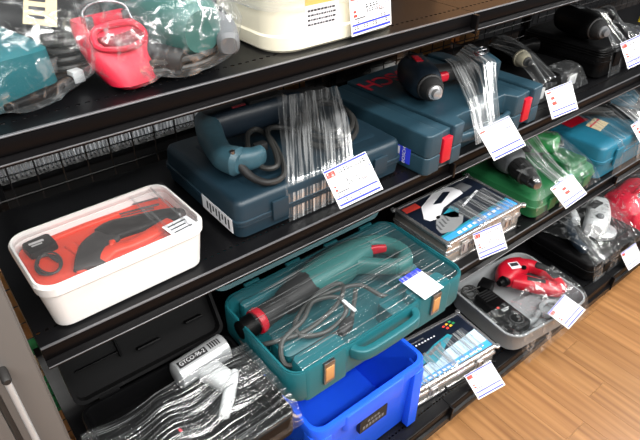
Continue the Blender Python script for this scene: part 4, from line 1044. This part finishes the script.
for k in range(5): MB().box((-.108, .02+k*.009, .0268), (-.062, .023+k*.009, .0285)).build('rib', 'rubber', bk)
ad_ = thing('power_adapter', 'black power adapter with coiled thin lead behind the charger', 'charger', (1.372, .662, Z1+.048), -.12)
MB().rr([(.052, .046, .005, 0), (.054, .048, .006, .003), (.05, .044, .006, .036), (.044, .038, .005, .038)], T=Matrix.Translation((-.052, .088, 0)) @ Matrix.Rotation(.4, 4, 'Z')).build('body', 'black', ad_)
q = []
for k in range(70):
    a = k/70*PI*9; q.append((-.12+.024*math.cos(a)+.006*math.sin(a*.37), .095+.026*math.sin(a)+.006*math.cos(a*.53), .012+.0002*k+.005*math.sin(a*1.3)))
MB().tube(crom(q+[(-.085, .09, .03), (-.07, .088, .03)], 2), .0019, 6).build('lead', 'cord', ad_)
drape(gt, [gt, sw, bk, ad_], 1.20, 1.565, .488, .66, Z1+.006, 80, 40, 40, .003, .005, 40, 20, m='film_bag', seed=61, ztop=.3)
price_tag((1.3642, .4884, .236), (-1.30, .95, 1.30), (.0799, .0748), 'price tag lying over the edge of the open grey case', 0, seed=10)

# ------------------------------------------------------------------ black case with pale grey saw (bottom shelf right)
kc = thing('tool_case', 'black case under the pale grey saw on the bottom shelf', 'tool case', (1.70, .572, Z1+.004), -.03)
_, kl = hard_case(kc, .36, .27, .075, 'black', .03, .55)
MB().rr([(.28, .18, .02, .074), (.27, .17, .02, .078)], T=Matrix.Translation((.18, .135, 0))).build('raised_panel', 'black', kl)
for x in (.07, .25): MB().box((x, -.009, .02), (x+.04, -.002, .06)).build('latch', 'black', kc, bevel=.002)
ks = thing('circular_saw', 'pale grey power saw with black handle under film on the black case', 'power tool', (1.70, .572, Z1+.0845), 0.0)
zc = .04
MB().loft([(.15, .10, zc), (.21, .12, zc), (.28, .155, zc), (.33, .18, zc)], [(.04, .036), (.045, .04), (.042, .038), (.034, .03)], e=3).build('motor_housing', 'lightgrey', ks)
MB().loft([(.14, .17, zc), (.19, .215, zc+.005), (.26, .225, zc+.005), (.32, .20, zc)], [(.018, .022), (.017, .02), (.017, .02), (.02, .024)], e=2.8).build('handle', 'lightgrey', ks)
MB().loft([(.185, .20, zc+.016), (.23, .213, zc+.018), (.27, .213, zc+.016)], [(.012, .014), (.013, .014), (.011, .013)]).build('handle_grip', 'rubber', ks)
MB().lathe((.20, .09, .0), (.20, .09, 1), [(.004, .05), (.01, .054), (.022, .054), (.026, .048)], 28).build('blade_guard', 'silver', ks)
MB().box((.22, .145, zc+.036), (.28, .175, zc+.042)).build('badge', 'rubber', ks, bevel=.002)
MB().lathe((.185, .105, zc+.036), (.185, .105, 1), [(0, .014), (.01, .013), (.012, .008)], 16).build('knob', 'midgrey', ks)
MB().loft([(.13, .19, .03), (.09, .16, .03), (.05, .11, .025), (.03, .06, .022)], [(.014, .016), (.018, .018), (.018, .016), (.015, .014)]).build('dust_hose', 'navy', ks)
MB().tube(crom([(.115, .21, .05), (.10, .24, .06), (.12, .26, .06), (.15, .25, .058), (.16, .225, .055)], 6), .0013, 6).build('wire_hook', 'steel', ks)
drape(kc, [kc, ks], 1.715, 2.04, .560, .83, Z1+.006, 80, 50, 60, .003, .006, 22, 14, m='film_bag', seed=71, ztop=.4)
drape(kc, [kc, ks], 1.725, 1.79, .560, .78, Z1+.006, 30, 40, 60, .005, .003, 60, 5, m='film', skew=.25, seed=73, ztop=.4)
price_tag((1.9233, .5491-.014, .1422), (-.3737, .5691, .3647), (.0782, .0743), 'price tag hanging from the wrapped black saw case', 0, curl=.008, seed=11)
rb = thing('storage_bag', 'bright red tool bag at the far end of the bottom shelf', 'bag', (2.24, .70, Z1+.006), .1)
q = MB(); q.rr([(.26, .17, .03, 0), (.29, .19, .05, .02), (.28, .18, .06, .09), (.22, .12, .05, .125), (.16, .05, .02, .14)], n=6)
for v in q.v: v += noise.noise_vector(v*18)*.008*min(1, v.z/.02)
q.build('body', 'pinkred', rb)
q = MB(); q.tube(crom([(-.07, 0, .135), (-.06, -.02, .17), (.0, -.025, .18), (.06, -.02, .17), (.07, 0, .135)], 5), .006, 8); q.build('carry_strap', 'pinkred', rb)
q = MB()
for k in range(6): q.rect(-.06+k*.016, 0, -.05+k*.016, .010, 0)
for v in q.v: v.y, v.z = -.101+v.z, .06+v.y
q.build('lettering', 'paper', rb)
q = MB(); q.tube(crom([(-.08, -.03, .14), (-.05, -.045, .155), (-.02, -.04, .15), (-.04, -.025, .145)], 5, True), .004, 6, closed=True); q.build('buckle', 'midgrey', rb)
bag(rb, [(-.0, -.11, .07, .12, .05), (0, -.05, .09, .16, .08), (0, .03, .09, .165, .08), (0, .11, .07, .13, .05)], .008, 22, seed=5)

# ------------------------------------------------------------------ topmost shelf
tk = thing('power_tool', 'teal tool with dark grip in a clear bag at the left of the top shelf', 'power tool', (.092, .80, ZT+.004), .22)
q = MB(); q.rr([(.115, .14, .012, 0), (.12, .15, .016, .012), (.115, .145, .016, .060), (.10, .12, .014, .068)]); q.build('housing', 'teal', tk)
MB().rect(-.055, -.05, -.02, .01, .0688).build('label', 'paper', tk)
MB().loft([(.03, .08, .05), (.075, .075, .055), (.11, .02, .055)], [(.03, .03), (.03, .03), (.022, .024)]).build('grip', 'rubber', tk)
q = MB(); q.rect(-.020, -.03, .020, .03, 0)
for k in range(3): q.rect(-.014, -.02+k*.015, .006, -.014+k*.015, .0006, 1)
o_t = q.build('tag_card', ['tan', 'pblack'], tk); o_t.location = (.095, .005, .088); o_t.rotation_euler = (.55, .2, -.55)
cc = []
for k in range(64):
    a = k/64*PI*8; cc.append((.105+.034*math.cos(a)*(1-.004*k), -.022+.028*math.sin(a), .012+.0007*k))
MB().tube(crom(cc+[(.13, -.05, .03), (.145, -.03, .028), (.14, -.005, .03), (.12, -.0, .04)], 2), .0048, 8).build('power_cord', 'cord', tk)
MB().loft([(-.02, -.085, .010), (.03, -.078, .010), (.075, -.062, .010)], [(.005, .005), (.007, .007), (.008, .008)]).build('nozzle', 'black', tk)
MB().box((.078, -.07, .006), (.094, -.054, .022)).build('plug', 'lightgrey', tk, bevel=.002)
bag(tk, [(.01, -.105, .028, .05, .018), (.02, -.08, .053, .11, .045), (.03, .0, .074, .135, .066), (.04, .08, .070, .13, .062), (.04, .14, .04, .09, .03)], .007, 24, seed=2)

rp = thing('vinyl_pouch', 'pinkish red open-mouthed pouch with wire handle in a clear bag', 'pouch', (.247, .752, ZT+.004), .12)
q = MB(); lv = []
for (ww, dd, r, zz, cy) in ((.046, .040, .018, 0, -.030), (.066, .056, .024, .006, -.026), (.084, .064, .03, .026, -.014), (.092, .060, .028, .048, .002), (.086, .046, .022, .066, .020), (.074, .034, .012, .076, .030)):
    lv.append((ww, dd, r, zz, 0, cy))
q.rr(lv, n=6, cap1=False)
q.rr([(.072, .032, .011, .076, 0, .030), (.066, .028, .010, .068, 0, .028), (.05, .02, .008, .045, 0, .016)], n=6, cap0=False)
q.build('body', 'pinkred', rp)
MB().tube(crom([(-.034, -.020, .056), (-.014, -.031, .050), (.014, -.031, .050), (.036, -.018, .056), (.026, -.002, .070), (-.022, -.002, .070)], 5, True), .0048, 8, closed=True).build('mouth_rim', 'pinkred', rp)
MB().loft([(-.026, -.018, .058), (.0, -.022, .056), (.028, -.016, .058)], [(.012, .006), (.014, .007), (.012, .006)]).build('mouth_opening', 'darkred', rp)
MB().box((-.030, .004, .070), (.030, .022, .084)).build('flap', 'pinkred', rp, bevel=.003)
MB().tube(crom([(-.028, .010, .078), (-.026, .018, .090), (.0, .026, .096), (.030, .018, .090), (.034, .006, .072)], 5), .0014, 7).build('wire_handle', 'steel', rp)
for x in (-.026, .024): MB().box((x-.004, .000, .070), (x+.004, .006, .086)).build('clip', 'steel', rp, bevel=.001)
bag(rp, [(.004, -.066, .030, .030, .024), (.004, -.045, .040, .046, .038), (.004, .0, .050, .052, .048), (.004, .04, .052, .048, .046), (.004, .06, .046, .035, .03)], .006, 26, seed=8)

tt = thing('corded_sander', 'grey green round bodied power tool with red badge in crumpled film', 'power tool', (.338, .79, ZT+.004), -.25)
zc = .058
MB().loft([(-.03, .11, zc+.012), (-.02, .06, zc+.012), (.0, .0, zc+.008), (.02, -.05, zc+.002), (.03, -.075, zc)], [(.05, .045), (.056, .05), (.056, .05), (.05, .046), (.04, .04)], e=2.3).build('motor_housing', 'toolgreen', tt)
MB().box((-.052, -.02, zc+.036), (-.030, .005, zc+.042)).build('badge', 'pred', tt, bevel=.001)
MB().loft([(.055, -.015, .05), (.075, -.045, .045), (.07, -.085, .035)], [(.016, .018), (.017, .018), (.016, .018)]).build('hose_sleeve', 'midgrey', tt)
MB().loft([(-.04, -.02, .03), (-.03, -.06, .025), (.0, -.09, .022)], [(.025, .024), (.025, .022), (.02, .018)]).build('grip', 'rubber', tt)
cc = []
for k in range(40):
    a = k/40*PI*4.4; cc.append((-.005+.062*math.cos(a), -.055+.042*math.sin(a), .006+.0006*k))
MB().tube(crom(cc, 2), .0045, 8).build('power_cord', 'cord', tt)
bag(tt, [(.0, -.125, .036, .045, .025), (.0, -.095, .058, .085, .048), (.0, -.03, .068, .095, .06), (-.01, .05, .074, .088, .066), (-.02, .12, .064, .075, .06), (-.03, .16, .06, .05, .04)], .008, 24, seed=13)

tg = thing('tool_accessory', 'grey tool attachment with tan tip in a clear bag beside the cream case', 'accessory', (.437, .845, ZT+.004), -.5); tg.scale = (.72, .72, .8)
MB().loft([(0, .06, .03), (.0, .0, .028), (.005, -.05, .024)], [(.026, .026), (.03, .026), (.022, .02)]).build('body', 'midgrey', tg)
MB().lathe((-.03, -.045, .016), (-.034, -.075, .016), [(0, .010), (.012, .012), (.018, .008)], 14).build('tip', 'tan', tg)
MB().loft([(.02, .04, .04), (.035, -.01, .04)], [(.01, .012)]*2).build('lever', 'black', tg)
bag(tg, [(0, -.085, .022, .03, .018), (0, -.05, .04, .055, .038), (0, .02, .055, .06, .054), (0, .08, .06, .05, .05), (0, .11, .06, .04, .03)], .006, 26, seed=17)

cm = thing('cream_tool_case', 'cream plastic case with warning label on its front', 'tool case', (.601, .80, ZT+.0005), .02)
w, d, h = .275, .21, .13
q = MB().rr([(w-.008, d-.008, .045, 0), (w, d, .05, .004), (w, d, .05, .024), (w-.006, d-.006, .048, .027), (w-.012, d-.012, .046, h-.008), (w-.026, d-.026, .04, h)], n=8).build('body', 'cream', cm)
q = MB(); q.box((-.078, -d/2-.0008+.004, .030), (-.010, -d/2+.012, .080), 0)
q.box((-.078, -d/2-.0012+.004, .066), (-.010, -d/2+.004, .076), 1)
rnd = random.Random(5)
for k in range(4):
    x = -.073
    while x < -.018:
        l = rnd.uniform(.002, .006); q.box((x, -d/2-.0012+.004, .056-k*.007), (min(x+l, -.014), -d/2+.004, .059-k*.007), 2); x += l+.0015
q.build('warning_label', ['paper', 'pyellow', 'pblack'], cm)
MB().loft([(-.06, 0, h+.008), (0, 0, h+.022), (.06, 0, h+.008)], [(.014, .009)]*3).build('handle', 'cream', cm)
q = MB(); o = lambda e, zz: [(x, y, zz) for x, y in rrect(w+e, d+e, .05, 8)]
L_ = []
for k in range(10):
    zz = .062+k*.008
    L_.append([(x*(1+.012*noise.noise(Vector((x*40, y*40, zz*60)))), y*(1+.012*noise.noise(Vector((x*40, y*40, zz*60+9)))), zz+.004*noise.noise(Vector((x*30, y*30, k)))) for x, y in rrect(w+.004, d+.004, .05, 8)])
q.loops(L_, cap0=False, cap1=False); q.build('plastic_wrap', 'film_cream', cm, ang=70)
price_tag((.646, .680, 1.2145), (-.15, .02, .12), (.0794, .0722), 'price tag stuck to the front of the cream case', 0, seed=12)
sb = thing('tool_accessory', 'small metal and black part in a clear bag right of the cream case', 'accessory', (.79, .86, ZT+.004), .3)
MB().rr([(.11, .03, .004, 0), (.11, .03, .004, .008), (.10, .02, .003, .012)], T=Matrix.Translation((0, -.03, 0))).build('metal_bar', 'steel', sb)
MB().loft([(-.02, .0, .02), (.04, .02, .022), (.08, .02, .02)], [(.018, .018), (.022, .02), (.018, .016)]).build('body', 'black', sb)
bag(sb, [(.04, -.05, .012, .05, .010), (.05, -.02, .024, .075, .022), (.05, .03, .026, .075, .024), (.05, .06, .02, .05, .012)], .005, 30, seed=23)
ctn = carton((1.02, .86, ZT+.0005), (.62, .20, .24), 'card', 'large brown carton at the back of the top shelf, middle bay')
bpy.context.view_layer.update()
